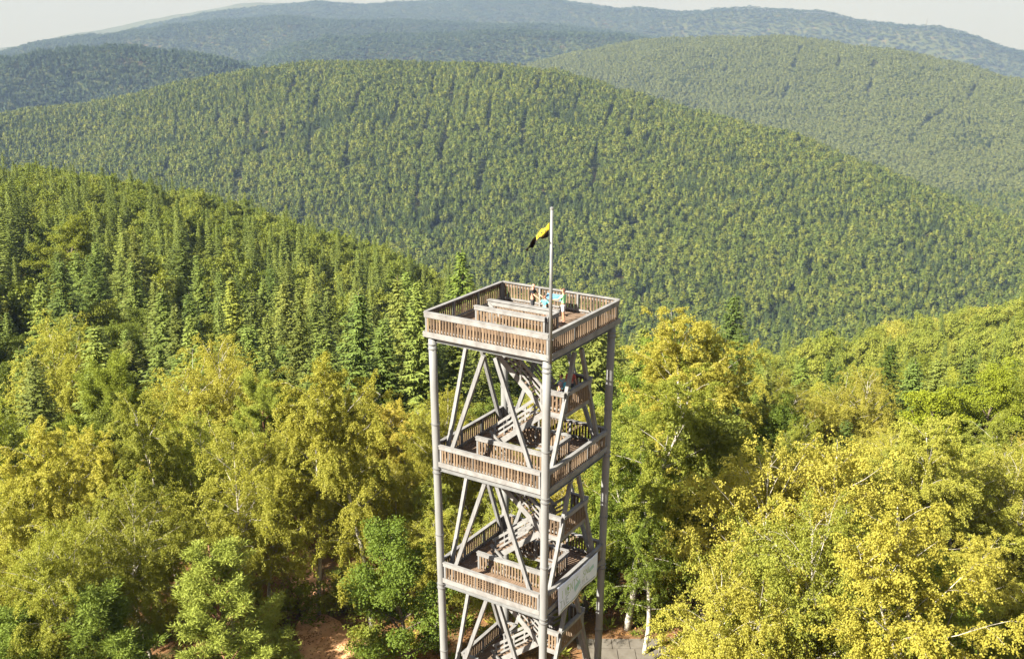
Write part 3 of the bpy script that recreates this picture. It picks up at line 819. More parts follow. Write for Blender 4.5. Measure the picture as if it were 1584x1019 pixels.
# ------------------------------------------------------------------ forests that read as one mass
def hidden_collection(name, meshes):
    c = bpy.data.collections.new(name)
    for i, me in enumerate(meshes):
        o = bpy.data.objects.new('%s_%02d' % (name, i), me); c.objects.link(o)
    return c
def forest(name, pts, scale, rot, idx_, coll, label, cat='forest'):
    me = bpy.data.meshes.new(name)
    me.vertices.add(len(pts)); me.vertices.foreach_set('co', np.asarray(pts, np.float32).ravel())
    for nm, ty, dat in (('tsize', 'FLOAT_VECTOR', scale), ('trot', 'FLOAT', rot), ('tkind', 'INT', idx_)):
        at_ = me.attributes.new(nm, ty, 'POINT')
        at_.data.foreach_set('vector' if ty == 'FLOAT_VECTOR' else 'value', np.asarray(dat, np.int32 if ty == 'INT' else np.float32).ravel())
    me.update()
    o = link(name, me)
    ng = bpy.data.node_groups.new(name + '_nodes', 'GeometryNodeTree')
    ng.interface.new_socket('Geometry', in_out='INPUT', socket_type='NodeSocketGeometry')
    ng.interface.new_socket('Geometry', in_out='OUTPUT', socket_type='NodeSocketGeometry')
    N, L = ng.nodes, ng.links
    gi = N.new('NodeGroupInput'); go = N.new('NodeGroupOutput')
    ci = N.new('GeometryNodeCollectionInfo'); ci.inputs['Collection'].default_value = coll
    ci.inputs['Separate Children'].default_value = True; ci.inputs['Reset Children'].default_value = True
    ip = N.new('GeometryNodeInstanceOnPoints'); ip.inputs['Pick Instance'].default_value = True
    def attr(nm, ty):
        a = N.new('GeometryNodeInputNamedAttribute'); a.data_type = ty; a.inputs['Name'].default_value = nm
        return a.outputs['Attribute']
    cx = N.new('ShaderNodeCombineXYZ')
    L.new(attr('trot', 'FLOAT'), cx.inputs[2])
    er = N.new('FunctionNodeEulerToRotation'); L.new(cx.outputs[0], er.inputs[0])
    L.new(gi.outputs[0], ip.inputs['Points']); L.new(ci.outputs[0], ip.inputs['Instance'])
    L.new(attr('tkind', 'INT'), ip.inputs['Instance Index']); L.new(er.outputs[0], ip.inputs['Rotation'])
    L.new(attr('tsize', 'FLOAT_VECTOR'), ip.inputs['Scale'])
    L.new(ip.outputs[0], go.inputs[0])
    md = o.modifiers.new('scatter', 'NODES'); md.node_group = ng
    tag(o, label, cat, kind='stuff')
    return o

# slope woods between the single trees and the valley
cs = [birch('slope_birch', 501, 15, 3.5, 6000, lsize=.30)['crown'], broad('slope_oak', 502, 14, 4.0, 4200, lsize=.42, mat='slope')['crown'], broad('slope_beech', 503, 15, 3.6, 4200, lsize=.42, mat='slope')['crown'],
      spruce('slope_spruce', 504, 21, 3.0, .6, dens=.6, wid=.26)['crown'], spruce('slope_fir', 505, 22, 3.2, .6, dens=.6, wid=.26)['crown'], pine('slope_pine', 506, 13, 3.0, .3, conic=False, per=26)['crown']]
near_coll = hidden_collection('slope_kind', cs)
cs2 = list(cs); cs2[1] = broad('ridge_oak', 507, 14, 4.0, 4200, lsize=.42)['crown']; cs2[2] = broad('ridge_beech', 508, 15, 3.6, 4200, lsize=.42)['crown']
ridge_coll = hidden_collection('ridge_kind', cs2)
kid = {'birch': [0], 'oak': [1, 2], 'spruce': [3, 4], 'pine': [5]}; kh = [15, 14, 15, 21, 22, 13]
srg = np.random.default_rng(9)
def scatter(rmin, rmax, s, azm=50):
    n = int((2*rmax*math.sin(R(azm))) / s) + 1; m = int((rmax - rmin*math.cos(R(azm))) / s) + 1
    X, Y = np.meshgrid(np.arange(n)*s - n*s/2, np.arange(m)*s + rmin*math.cos(R(azm)))
    X = X + srg.uniform(-.46, .46, X.shape)*s; Y = Y + srg.uniform(-.46, .46, Y.shape)*s
    rr = np.hypot(X, Y); aa = np.arctan2(X, Y)
    k = (rr >= rmin) & (rr < rmax) & (np.abs(aa) < R(azm))
    return X[k] + CAM[0], Y[k] + CAM[1], rr[k], aa[k]
ELV = np.maximum.accumulate(np.arctan2(HT + 0 - CAM[2], np.maximum(LR, 1))[:, :], axis=1)
def visible(x, y, z, rr, aa, extra):
    ia = np.clip(np.round((aa - AZ[0])/(AZ[1]-AZ[0])).astype(int), 0, len(AZ)-1)
    ir = np.clip(np.searchsorted(LR, rr) - 2, 0, len(LR)-1)
    return np.arctan2(z + extra - CAM[2], rr) > ELV[ia, ir]
X, Y, rr, aa = scatter(338, 760, 7.2)
Zs = terr(X, Y); k = visible(X, Y, Zs, rr, aa, 45); X, Y, Zs, aa = X[k], Y[k], Zs[k], aa[k]
for x, y, z, a in zip(X, Y, Zs, aa):
    u = srg.random()
    if a < R(-5): kk = 'spruce' if u < .38 else 'oak'
    else: kk = 'oak' if u < .80 else ('spruce' if u < .92 else 'birch')
    rest.append((kk, 'L' if a < R(-5) else 'R', x, y, z, srg.uniform(13, 18) if kk != 'spruce' else srg.uniform(14, 22)))
for reg_, nm_, lab_ in (('LC', 'forest', 'dense dark spruce forest on the near ridge at the left'), ('R', 'forest', 'pale green mixed forest on the near slope at the right')):
    q = [t for t in rest if t[1] in reg_]
    ix = np.array([kid[t[0]][int(srg.integers(len(kid[t[0]])))] for t in q]); sH = np.array([t[5]/kh[i] for t, i in zip(q, ix)])
    wv = srg.uniform(.9, 1.25, len(q))
    forest(nm_, [(t[2], t[3], t[4]) for t in q], np.stack([sH*wv, sH*wv, sH], 1), srg.uniform(0, 6.28, len(q)), ix, ridge_coll if reg_ == 'LC' else near_coll, lab_)

def hill(name, rmin, rmax, s, mat, mix, Hm, label, azlo=-50, azhi=50, n=220, lanes=False, extra=40, seed=1):
    protos = [far_tree(name+'_t', seed*10+i, k, 'hill_con' if (k == 'cone' and seed in (1, 3)) else mat, n) for i, k in enumerate(['cone', 'cone', 'pine', 'pine', 'round', 'round'])]
    X, Y, rr, aa = scatter(rmin, rmax, s)
    k = (aa > R(azlo)) & (aa < R(azhi)); X, Y, rr, aa = X[k], Y[k], rr[k], aa[k]
    Z = terr(X, Y); k = visible(X, Y, Z, rr, aa, extra)
    X, Y, Z, rr, aa = X[k], Y[k], Z[k], rr[k], aa[k]
    if lanes:
        keep = np.ones(len(X), bool)
        for j in range(17):
            a0 = R(-17.5 + j*1.62 + .7*math.sin(j*7.3)); lo = 1480 + 230*math.sin(j*2.1); hi = 2010 + 50*math.sin(j*5)
            w = 3.2 + .9*math.sin(j*3.7)
            la = a0 - (rr - 2050)*R(-.0022) + R(.12)*np.sin(rr/70 + j)
            keep &= ~((np.abs(aa - la)*rr < w*(.8 + .6*np.sin(rr/43 + j*1.7))) & (rr > lo) & (rr < hi))
        keep &= ~((np.abs(rr - (1290 + 900*(aa + R(9))**2)) < 5) & (aa > R(-14)) & (aa < R(3)) & (np.sin(aa*160) > -.2))
        X, Y, Z, rr, aa = X[keep], Y[keep], Z[keep], rr[keep], aa[keep]
    if lanes:
        keep = np.ones(len(X), bool)
        for _ in range(46):
            ra, rb, rw = srg.uniform(1000, 1900), R(srg.uniform(-20, 24)), srg.uniform(5, 10)
            keep &= ((rr - ra)/(rw*2.2))**2 + ((aa - rb)*ra/rw)**2 > 1
        X, Y, Z, rr, aa = X[keep], Y[keep], Z[keep], rr[keep], aa[keep]
    if seed == 3:
        keep = np.ones(len(X), bool)
        for px_, r1, r2, sl, w in ((1215, 3050, 3560, 25, 9), (1345, 2950, 3350, 6, 9), (1430, 2780, 3000, 110, 10), (1120, 3250, 3500, 20, 6), (1500, 3000, 3330, 30, 8), (1290, 3150, 3400, 12, 6)):
            a0 = az_el(px_, 130)[0]
            keep &= ~((np.abs((aa - a0)*rr - (rr - r1)*sl/300) < w*(.6 + .5*np.sin(rr/37))) & (rr > r1) & (rr < r2))
        X, Y, Z, rr, aa = X[keep], Y[keep], Z[keep], rr[keep], aa[keep]
    m = len(X)
    nz = swell(X, Y, 420.0) * .55 + swell(Y, X, 150.0) * .35 + srg.normal(0, .38, m)
    c1, c2 = np.quantile(nz, [mix[0], mix[0]+mix[1]])
    kk = np.where(nz < c1, srg.integers(0, 2, m), np.where(nz < c2, srg.integers(2, 4, m), srg.integers(4, 6, m)))
    sH = Hm / 18.0 * np.clip(srg.normal(.97, .17, m) + .14*swell(X, Y, 330.0), .5, 1.5); wv = srg.uniform(.9, 1.3, m) * s/5.5 * 18/Hm * .98
    coll = hidden_collection(name + '_kind_%d' % seed, protos)
    print(name, m)
    return forest(name, np.stack([X, Y, Z - .5], 1), np.stack([sH*wv, sH*wv, sH], 1), srg.uniform(0, 6.28, m), kk, coll, label)
hill('forest', 760, 2350, 5.9, 'hill_mid', (.30, .38), 15, 'pine and spruce forest striped by bare lanes covering the big middle hill', lanes=True, seed=1, n=170)
hill('forest', 2350, 4100, 8.8, 'hill_dark', (.5, .3), 17, 'bluish dark conifer forest on the rounded hill at the far left', azhi=-7.5, seed=2, n=150)
hill('forest', 2350, 4100, 7.8, 'hill_pale', (.14, .38), 16, 'pale green forest on the broad hill behind the middle hill at the right', azlo=-7.5, seed=3, n=150)
hill('forest', 4100, 6600, 17, 'hill_dark', (.25, .35), 19, 'hazy forest on the low ridges in the far centre', seed=4, n=110)
hill('forest', 6600, 9300, 26, 'hill_dark', (.2, .3), 20, 'blue hazy forest on the farthest mountain ridge', seed=5, n=90, extra=60)

# ------------------------------------------------------------------ observation tower (local frame: +x towards the valley side, -y towards the right-hand face)
LV = 6.73
Z0 = 4 * LV                                   # collar under the top platform
tower = empty('observation_tower', (0, 0, 0), 1.0079)
tag(tower, 'tall timber lookout tower with four grey columns, ring galleries and a flag pole', 'tower')
def half(z): return 3.3 * (1 + .0189 * (z - Z0) / 6.6)
CORN = {'F': (-1, -1), 'R': (1, -1), 'B': (1, 1), 'L': (-1, 1)}
FACES = [('L', 'F'), ('F', 'R'), ('R', 'B'), ('B', 'L')]
for c, (sx, sy) in CORN.items():
    mb = MB()
    zz = np.linspace(-.3, Z0 + .42, 12)
    mb.tube(np.array([(sx*half(z), sy*half(z), z) for z in zz]), .205, 20)
    o = mb.build('column', M['column'], tower, smooth=True)
    for k in range(5):
        z = Z0 - LV*k
        if z < .2: z = .25
        mb = MB(); h_ = half(z)
        for dz in (-.13, .10):
            mb.tube(np.array([(sx*h_, sy*h_, z+dz-.028), (sx*h_, sy*h_, z+dz+.028)]), .245, 20)
        mb.build('collar', M['steel'], o)
    for z in (Z0 - LV*.62, Z0 - LV*1.55, Z0 - LV*2.6):
        mb = MB(); h_ = half(z); mb.tube(np.array([(sx*h_, sy*h_, z-.03), (sx*h_, sy*h_, z+.03)]), .235, 20)
        mb.build('joint_ring', M['steel'], o)
# Λ braces on every face of every storey
for k in range(4):
    zt, zb = Z0 - LV*k - .02, Z0 - LV*(k+1) + .42
    for c1, c2 in FACES:
        a, b = CORN[c1], CORN[c2]
        ht, hb = half(zt) - .16, half(zb) - .16
        mt = np.array([(a[0]+b[0])/2*ht, (a[1]+b[1])/2*ht]); dr = np.array([(b[0]-a[0])/2, (b[1]-a[1])/2], float)
        for s_, c in ((-1, a), (1, b)):
            top = np.array([*(mt + dr*s_*.34), zt]); bot = np.array([c[0]*hb, c[1]*hb, zb]); bot[:2] -= dr*s_*.40
            mb = MB(); mb.bar(bot, top, .20, .18, up=(mt[0]/ht, mt[1]/ht, 0)); br = mb.build('brace', M['grey_wood'], tower)
            mb = MB(); d = (top-bot)/np.linalg.norm(top-bot)
            mb.bar(bot, bot + d*.42, .225, .05, up=(mt[0]/ht, mt[1]/ht, 0)); mb.build('brace_shoe', M['steel'], br)

pick_me = {}
def picket_mesh(h):
    key = round(h, 3)
    if key not in pick_me:
        mb = MB(); x, y, z = .052, .016, h/2
        b_ = .006
        V_ = [(-x+b_,-y,-z),(x-b_,-y,-z),(x,-y+b_,-z),(x,y,-z),(-x,y,-z),(-x,-y+b_,-z)]
        V_ += [(a, b, z) for a, b, _ in V_]
        F_ = [(5,4,3,2,1,0), (6,7,8,9,10,11)] + [(i, (i+1) % 6, (i+1) % 6 + 6, i+6) for i in range(6)]
        mb.add(V_, F_); pick_me[key] = mb.mesh('picket', M['picket'])
    return pick_me[key]
prng = np.random.default_rng(21)
def balustrade(p, q, zf, ztop, out, single, rail_h=.17, pitch=.178, cap=.20, foot=.10, posts=3, zq=None, ends=(0, 0), mat='rail'):
    """railing from p to q (tower xy). out = unit normal away from the walkway. zq: other floor height at q (stairs)"""
    p = np.array(p, float); q = np.array(q, float); out = np.array(out, float)
    L_ = np.linalg.norm(q - p); d = (q - p)/L_; zq = zf if zq is None else zq; dz = zq - zf; hh = ztop - zf
    P3 = lambda s, z, o=0: np.array([*(p + d*s + out*o), z + dz*s/L_])
    mb = MB()
    mb.bar(P3(ends[0], zf+hh-.025), P3(L_-ends[1], zf+hh-.025), cap, .05)
    mb.bar(P3(ends[0]+.02, zf+hh-.052-rail_h/2, .055), P3(L_-ends[1]-.02, zf+hh-.052-rail_h/2, .055), .045, rail_h)
    mb.bar(P3(ends[0]+.02, zf+foot+.05, -.03), P3(L_-ends[1]-.02, zf+foot+.05, -.03), .04, .10)
    o = mb.build('balustrade', M[mat], tower)
    for s in np.linspace(ends[0]+.09, L_-ends[1]-.09, posts):
        m2 = MB(); c = P3(s, 0, -.03); m2.box((c[0], c[1], (zf + zf + hh - .06)/2 + c[2]), (.10, .10, hh - .06), math.atan2(d[1], d[0]))
        m2.build('post', M['grey_wood'], o)
    ph = hh - .10 - foot*.3
    n = int((L_ - ends[0] - ends[1] - .24)/pitch)
    rz = math.atan2(d[1], d[0]) + (math.pi if np.cross(d, out) > 0 else 0)
    joined = MB()
    for i in range(n):
        s = ends[0] + .12 + (L_ - ends[0] - ends[1] - .24)*(i + .5)/n + prng.normal(0, .004)
        c = P3(s, 0, .013); zc = zf + foot*.3 + ph/2 + c[2] + prng.normal(0, .006)
        if single:
            k = link('picket', picket_mesh(ph), o, (c[0], c[1], zc), (0, prng.normal(0, .006), rz))
        else:
            joined.box((c[0], c[1], zc), (.104, .032, ph), rz)
    if not single and n > 0:
        tag(joined.build('pickets', M['picket'], o), kind='stuff')
    return o

def deck(z, rects, parent=tower):
    mb = MB()
    for x0, y0, x1, y1 in rects:
        n = max(1, int(round((y1-y0)/.145))); w = (y1-y0)/n
        for i in range(n):
            mb.box(((x0+x1)/2, y0 + w*(i+.5), z - .025 + .002*((i*7) % 3)), (x1-x0, w-.012, .05))
    return mb.build('deck', M['deck'], parent)

XA, XB, YA, YB = -1.32, 1.36, -2.05, 2.10          # stairwell opening
def fl(k): return Z0 - LV*k + (.74 if k == 0 else .42)
for k in range(3):
    z = Z0 - LV*k; zf = fl(k)
    H_ = 3.56 if k == 0 else half(z) + .06
    rt = Z0 + 1.81 if k == 0 else z + 1.45
    top = k == 0
    e0 = 0 if top else .26
    for c1, c2 in FACES:
        a, b = np.array(CORN[c1], float), np.array(CORN[c2], float)
        out = (a + b)/2
        nm = (c1, c2)
        vis_ = nm in (('L', 'F'), ('F', 'R')) or top
        pa, pb = a*(H_), b*(H_)
        e = (e0, e0) if not top else ((0.0, 0.0) if nm in (('L', 'F'), ('R', 'B')) else (.10, .10))
        balustrade(pa, pb, zf, rt, out, vis_, rail_h=.22 if top else .17, posts=4, ends=e)
        # fascia and edge beam
        d = (b - a)/2
        s0 = (H_ + .08) if nm in (('L', 'F'), ('R', 'B')) else (H_ + .03)
        if not top: s0 = H_ - .24
        mb = MB(); fz0, fz1 = (z+.52, z+.80) if top else (z+.26, z+.52)
        c0 = out*(H_+.055); mb.bar([*(c0-d*s0), (fz0+fz1)/2], [*(c0+d*s0), (fz0+fz1)/2], .05, fz1-fz0); mb.build('fascia_board', M['rail'], tower)
        mb = MB(); hb = half(z) - .02; zb = z + (.36 if top else .12); c0 = out*hb; s1 = hb - .22
        mb.bar([*(c0-d*s1), zb+.10], [*(c0+d*s1), zb+.10], .16, .02); mb.bar([*(c0-d*s1), zb-.12], [*(c0+d*s1), zb-.12], .16, .02); mb.bar([*(c0-d*s1), zb-.01], [*(c0+d*s1), zb-.01], .02, .198)
        mb.build('edge_beam', M['steel'], tower)
        if top:
            mb = MB(); c0 = out*(H_-.12); mb.bar([*(c0-d*(H_-.2)), z+.60], [*(c0+d*(H_-.2)), z+.60], .10, .18); mb.build('edge_beam', M['deck'], tower)
    # floor
    h = H_ - .04
    if top: rects = [(-h, -h, h, YA), (-h, YA, XA, h), (-.08, YA, h, h), (XA, YB, -.08, h)]
    else: rects = [(-h, -h, h, YA), (-h, YA, XA, h), (XB, YA, h, h), (XA, YB, XB, h)]
    deck(zf, rects)
    mb = MB()
    for x in (-2.4, XA-.1, XB+.1, 2.4): mb.bar((x, -h+.1, zf-.15), (x, h-.1, zf-.15), .10, .18)
    mb.build('joist', M['grey_wood'], tower)
    # rail round the stairwell
    if top:
        balustrade((XA, YB), (XA, YA), zf, zf+1.08, (-1, 0), False, posts=3)
        balustrade((-.06, YB), (-.06, YA), zf, zf+1.10, (-1, 0), False, posts=3, rail_h=.24, cap=.3)
        balustrade((XA+.06, YA), (-.12, YA), zf, zf+1.08, (0, -1), False, posts=2)
    else:
        balustrade((XA, YB), (XA, YA), zf, zf+1.03, (-1, 0), False, posts=3)
        balustrade((XB, YB), (XB, YA), zf, zf+1.03, (1, 0), False, posts=3)
        balustrade((XA+.06, YA), (XB-.06, YA), zf, zf+1.03, (0, -1), False, posts=3)

def flight(x0, x1, ya, za, yb, zb):
    """stair flight along y between floor heights za and zb"""
    mb = MB()
    for x in (x0+.03, x1-.03): mb.bar((x, ya, za-.16), (x, yb, zb-.16), .06, .30)
    o = mb.build('stair_flight', M['rail'], tower)
    n = 18
    tm = MB(); tm.box((0, 0, 0), (x1-x0-.13, .26, .045)); me = tm.mesh('tread', M['deck'])
    for i in range(n):
        t = (i+.5)/n
        link('tread', me, o, ((x0+x1)/2, ya+(yb-ya)*t, za+(zb-za)*t))
    for x in (x0+.03, x1-.03):
        m2 = MB(); zs = lambda t: za+(zb-za)*t; ys = lambda t: ya+(yb-ya)*t
        m2.bar((x, ys(.02), zs(.02)+.98), (x, ys(.98), zs(.98)+.98), .09, .14)
        m2.bar((x, ys(.02), zs(.02)+.62), (x, ys(.98), zs(.98)+.62), .03, .10)
        m2.bar((x, ys(.02), zs(.02)+.34), (x, ys(.98), zs(.98)+.34), .03, .10)
        m2.build('handrail', M['rail'], o)
        for t in (.06, .35, .65, .94):
            m3 = MB(); m3.box((x, ys(t), zs(t)+.42), (.07, .09, 1.05)); m3.build('post', M['rail'], o)
    return o
for k in range(1, 5):
    za = fl(k) if k < 4 else .05; zc = fl(k-1); zh = (fl(k) if k < 4 else Z0-LV*4+.42) + LV/2
    flight(.10, 1.30, YB, za, YA, zh)
    flight(-1.28, -.10, YA, zh, YB, zc)
    # half landing by the right-hand face
    x0, x1, y0, y1 = -1.30, 1.50, -half(zh)+.10, YA
    deck(zh, [(x0, y0, x1, y1)])
    mb = MB()
    for y in (y0+.1, y1-.1): mb.bar((x0, y, zh-.18), (x1, y, zh-.18), .08, .26)
    for x in (x0+.04, x1-.04): mb.bar((x, y0, zh-.19), (x, y1, zh-.19), .05, .28)
    mb.build('landing_beam', M['rail'], tower)
    balustrade((x0, y1), (x0, y0), zh, zh+1.08, (-1, 0), False, posts=2)
    balustrade((x0+.1, y0), (x1-.1, y0), zh, zh+1.08, (0, -1), False, posts=3)
    balustrade((x1, y0), (x1, y1), zh, zh+1.08, (1, 0), False, posts=2)
# small landing one storey below the lowest gallery
zl = fl(3); hl = half(zl) + .02
deck(zl, [(-1.4, YB, 2.6, hl)])
mb = MB()
for x in (-1.35, .6, 2.55): mb.bar((x, YB, zl-.18), (x, hl, zl-.18), .08, .26)
for y in (YB+.05, hl-.05): mb.bar((-1.4, y, zl-.19), (2.6, y, zl-.19), .05, .28)
mb.build('landing_beam', M['rail'], tower)
balustrade((-1.4, hl), (2.6, hl), zl, zl+1.05, (0, 1), False, posts=3)
balustrade((-1.4, YB), (-1.4, hl-.06), zl, zl+1.05, (-1, 0), False, posts=2)
balustrade((1.36, YB), (2.6, YB), zl, zl+1.05, (0, -1), False, posts=2)
balustrade((2.6, YB+.06), (2.6, hl-.06), zl, zl+1.05, (1, 0), False, posts=2)
for x in (-1.3, 2.5):
    mb = MB(); mb.bar((x, YB+.1, -.2), (x, YB+.1, zl-.3), .16, .16); mb.build('post', M['grey_wood'], tower)
# flag pole at the front corner
mb = MB(); fx, fy = -3.70, -3.70
mb.tube(np.array([(fx, fy, Z0+.45), (fx, fy, Z0+7.62)]), [.085, .07], 14)
pole = mb.build('flag_pole', M['steel'], tower, smooth=True)
for zc in (Z0+.65, Z0+1.6):
    mb = MB(); mb.box((fx+.05, fy+.05, zc), (.26, .26, .05), R(45)); mb.build('clamp', M['steel'], pole)
mb = MB(); mb.tube(np.array([(fx, fy, Z0+7.61), (fx, fy, Z0+7.68), (fx, fy, Z0+7.72)]), [.09, .09, .03], 12); mb.build('finial', M['steel'], pole)

def t2w(x, y, z=0.0):
    ca, sa = math.cos(1.0079), math.sin(1.0079)
    return np.array([x*ca - y*sa, x*sa + y*ca, z])

# ------------------------------------------------------------------ flag
def flag_mat():
    m, nt, out = new_mat('flag_cloth')
    N, L = nt.nodes, nt.links
    b = N.new('ShaderNodeBsdfPrincipled'); b.inputs['Roughness'].default_value = .75
    uv = N.new('ShaderNodeUVMap'); sp2 = N.new('ShaderNodeSeparateXYZ'); L.new(uv.outputs[0], sp2.inputs[0])
    def cmp(src, op, v):
        q = N.new('ShaderNodeMath'); q.operation = op; L.new(src, q.inputs[0]); q.inputs[1].default_value = v; return q.outputs[0]
    lowb = cmp(sp2.outputs[1], 'LESS_THAN', .50); flyb = cmp(sp2.outputs[0], 'GREATER_THAN', .56)
    bm = N.new('ShaderNodeMath'); bm.operation = 'MAXIMUM'; L.new(lowb, bm.inputs[0]); L.new(flyb, bm.inputs[1]); black = bm.outputs[0]
    # dark emblem on the yellow field
    dn = N.new('ShaderNodeVectorMath'); dn.operation = 'DISTANCE'; L.new(uv.outputs[0], dn.inputs[0]); dn.inputs[1].default_value = (.34, .74, 0)
    ring = N.new('ShaderNodeMath'); ring.operation = 'COMPARE'; L.new(dn.outputs['Value'], ring.inputs[0]); ring.inputs[1].default_value = .16; ring.inputs[2].default_value = .022
    core = cmp(dn.outputs['Value'], 'LESS_THAN', .045)
    mx1 = N.new('ShaderNodeMath'); mx1.operation = 'MAXIMUM'; L.new(ring.outputs[0], mx1.inputs[0]); L.new(core, mx1.inputs[1])
    mx2 = N.new('ShaderNodeMath'); mx2.operation = 'MAXIMUM'; L.new(mx1.outputs[0], mx2.inputs[0]); L.new(black, mx2.inputs[1])
    mi = N.new('ShaderNodeMix'); mi.data_type = 'RGBA'; mi.inputs['A'].default_value = (.55, .40, .008, 1); mi.inputs['B'].default_value = (.018, .014, .016, 1)
    L.new(mx2.outputs[0], mi.inputs['Factor']); L.new(mi.outputs['Result'], b.inputs['Base Color'])
    t = N.new('ShaderNodeBsdfTranslucent'); L.new(mi.outputs['Result'], t.inputs['Color'])
    ms = N.new('ShaderNodeMixShader'); ms.inputs[0].default_value = .25; L.new(b.outputs[0], ms.inputs[1]); L.new(t.outputs[0], ms.inputs[2])
    L.new(ms.outputs[0], out.inputs[0]); return m
pw = t2w(fx, fy)
nu, nv = 26, 14
V = []; UV = []
for i in range(nu):
    for j in range(nv):
        u, v = i/(nu-1), j/(nv-1)
        hz = .60*(1 - .60*u) + .10*math.sin(u*13)*u - (.22*max(0, 1-abs(u-.45)/.18))                          # the cloth hangs gathered towards the fly end
        drop = 1.12*u
        x = -1.02*u - .05*math.sin(v*5 + u*3)*u - .10*(1-v)*u*(1-u)*4*.3
        y = (.16*math.sin(u*9 + v*3.2) + .12*math.sin(u*4 - v*6))*min(1, u*3) + .10*math.sin(v*7+u*4)*min(1, u*3)
        z = 7.02 - (1-v)*hz - drop + .05*math.sin(u*17 + v*2)*min(1, u*4)*v
        V.append((pw[0] - .10 + x, pw[1] + y, Z0 + z)); UV.append((u, v))
I = np.arange(nu*nv).reshape(nu, nv)
me = np_mesh('flag', V, np.stack([I[:-1, :-1], I[1:, :-1], I[1:, 1:], I[:-1, 1:]], -1).reshape(-1, 4), flag_mat(), True)
ul = me.uv_layers.new(name='UVMap')
for lp in me.loops: ul.data[lp.index].uv = UV[lp.vertex_index]
fo = link('flag', me); fo.modifiers.new('cloth', 'SOLIDIFY').thickness = .006
tag(fo, 'limp yellow and black flag with dark emblem hanging from the pole', 'flag')

# ------------------------------------------------------------------ banner on the lowest gallery
zt_ = Z0 - 2*LV + 1.38; yb_ = -half(Z0-2*LV) - .06 - .17
M['banner'] = surf_mat('banner_cloth', [(.3, (0.572, 0.621, 0.750)), (.7, (0.682, 0.736, 0.875))], 1.5, .6)
nu, nv = 40, 14
def ban(u, v, off=0.0):
    x = -2.15 + 4.35*u
    ht = 1.42 + .18*(1-u)**3 + .10*u
    z = zt_ - .06*math.sin(math.pi*u) - ht*v - .05*math.sin(u*6)*v
    y = yb_ - off - .035*math.sin(u*14 + v*2)*v - .05*math.sin(u*5 + 1)*v
    return (x, y, z)
V = [ban(i/(nu-1), j/(nv-1)) for i in range(nu) for j in range(nv)]
I = np.arange(nu*nv).reshape(nu, nv)
bn = link('banner', np_mesh('banner', V, np.stack([I[:-1, :-1], I[:-1, 1:], I[1:, 1:], I[1:, :-1]], -1).reshape(-1, 4), M['banner'], True))
bn.rotation_euler = (0, 0, 1.0079)
bn.modifiers.new('cloth', 'SOLIDIFY').thickness = .004
tag(bn, 'white cloth banner with faded green lettering hung on the lowest gallery railing', 'banner')
M['ink_green'] = surf_mat('faded_green_print', [(.3, (.16, .30, .07)), (.7, (.28, .42, .15))], 4, .7)
M['ink_grey'] = surf_mat('faded_grey_print', [(.3, (.18, .25, .26)), (.7, (.28, .36, .37))], 4, .7)
def stroke(pts, w, mat):
    """flat printed stroke in banner coordinates"""
    V, F = [], []
    for (u0, v0), (u1, v1) in zip(pts[:-1], pts[1:]):
        dx, dy = (u1-u0)*4.35, (v1-v0)*1.45; ln = math.hypot(dx, dy) or 1
        nx, ny = -dy/ln*w/2/4.35, dx/ln*w/2/1.45
        m = max(2, int(ln/.12)+1); b0 = len(V)
        for i in range(m):
            t = i/(m-1); u, v = u0+(u1-u0)*t, v0+(v1-v0)*t
            V += [ban(u+nx, v+ny, .008), ban(u-nx, v-ny, .008)]
        for i in range(m-1): F.append((b0+2*i, b0+2*i+1, b0+2*i+3, b0+2*i+2))
    link('lettering', np_mesh('lettering', V, np.array(F), mat), bn)
GL = {'I': [[(0, 0), (0, 1)]], 'E': [[(1, 0), (0, 0), (0, 1), (1, 1)], [(0, .5), (.8, .5)]], 'V': [[(0, 0), (.5, 1), (1, 0)]], 'N': [[(0, 1), (0, 0), (1, 1), (1, 0)]],
      'T': [[(0, 0), (1, 0)], [(.5, 0), (.5, 1)]], 'S': [[(1, .05), (.2, 0), (0, .25), (1, .7), (.8, 1), (0, .95)]], 'L': [[(0, 0), (0, 1), (1, 1)]], 'A': [[(0, 1), (.5, 0), (1, 1)], [(.2, .6), (.8, .6)]]}
def word(w, u0, v0, cw, ch, sw, mat):
    for i, g in enumerate(w):
        if g in GL:
            for s_ in GL[g]: stroke([(u0 + (i + x*.68)*cw, v0 + y*ch) for x, y in s_], sw, mat)
word('IVENTS', .10, .22, .070, .30, .034, M['ink_green']); word('SNL', .63, .25, .075, .26, .03, M['ink_green'])
word('TVE', .04, .58, .085, .26, .034, M['ink_grey']); word('ITIL', .56, .62, .06, .16, .03, M['ink_grey'])
stroke([(.23, .28), (.27, .40)], .16, M['ink_green'])
M['ink_teal'] = surf_mat('faded_teal_print', [(.3, (.26, .44, .44)), (.7, (.40, .56, .56))], 4, .7)
stroke([(.40, .62), (.55, .46)], .30, M['ink_teal']); stroke([(.80, .48), (.90, .40)], .22, M['ink_teal']); stroke([(.06, .93), (.94, .90)], .05, M['ink_grey'])

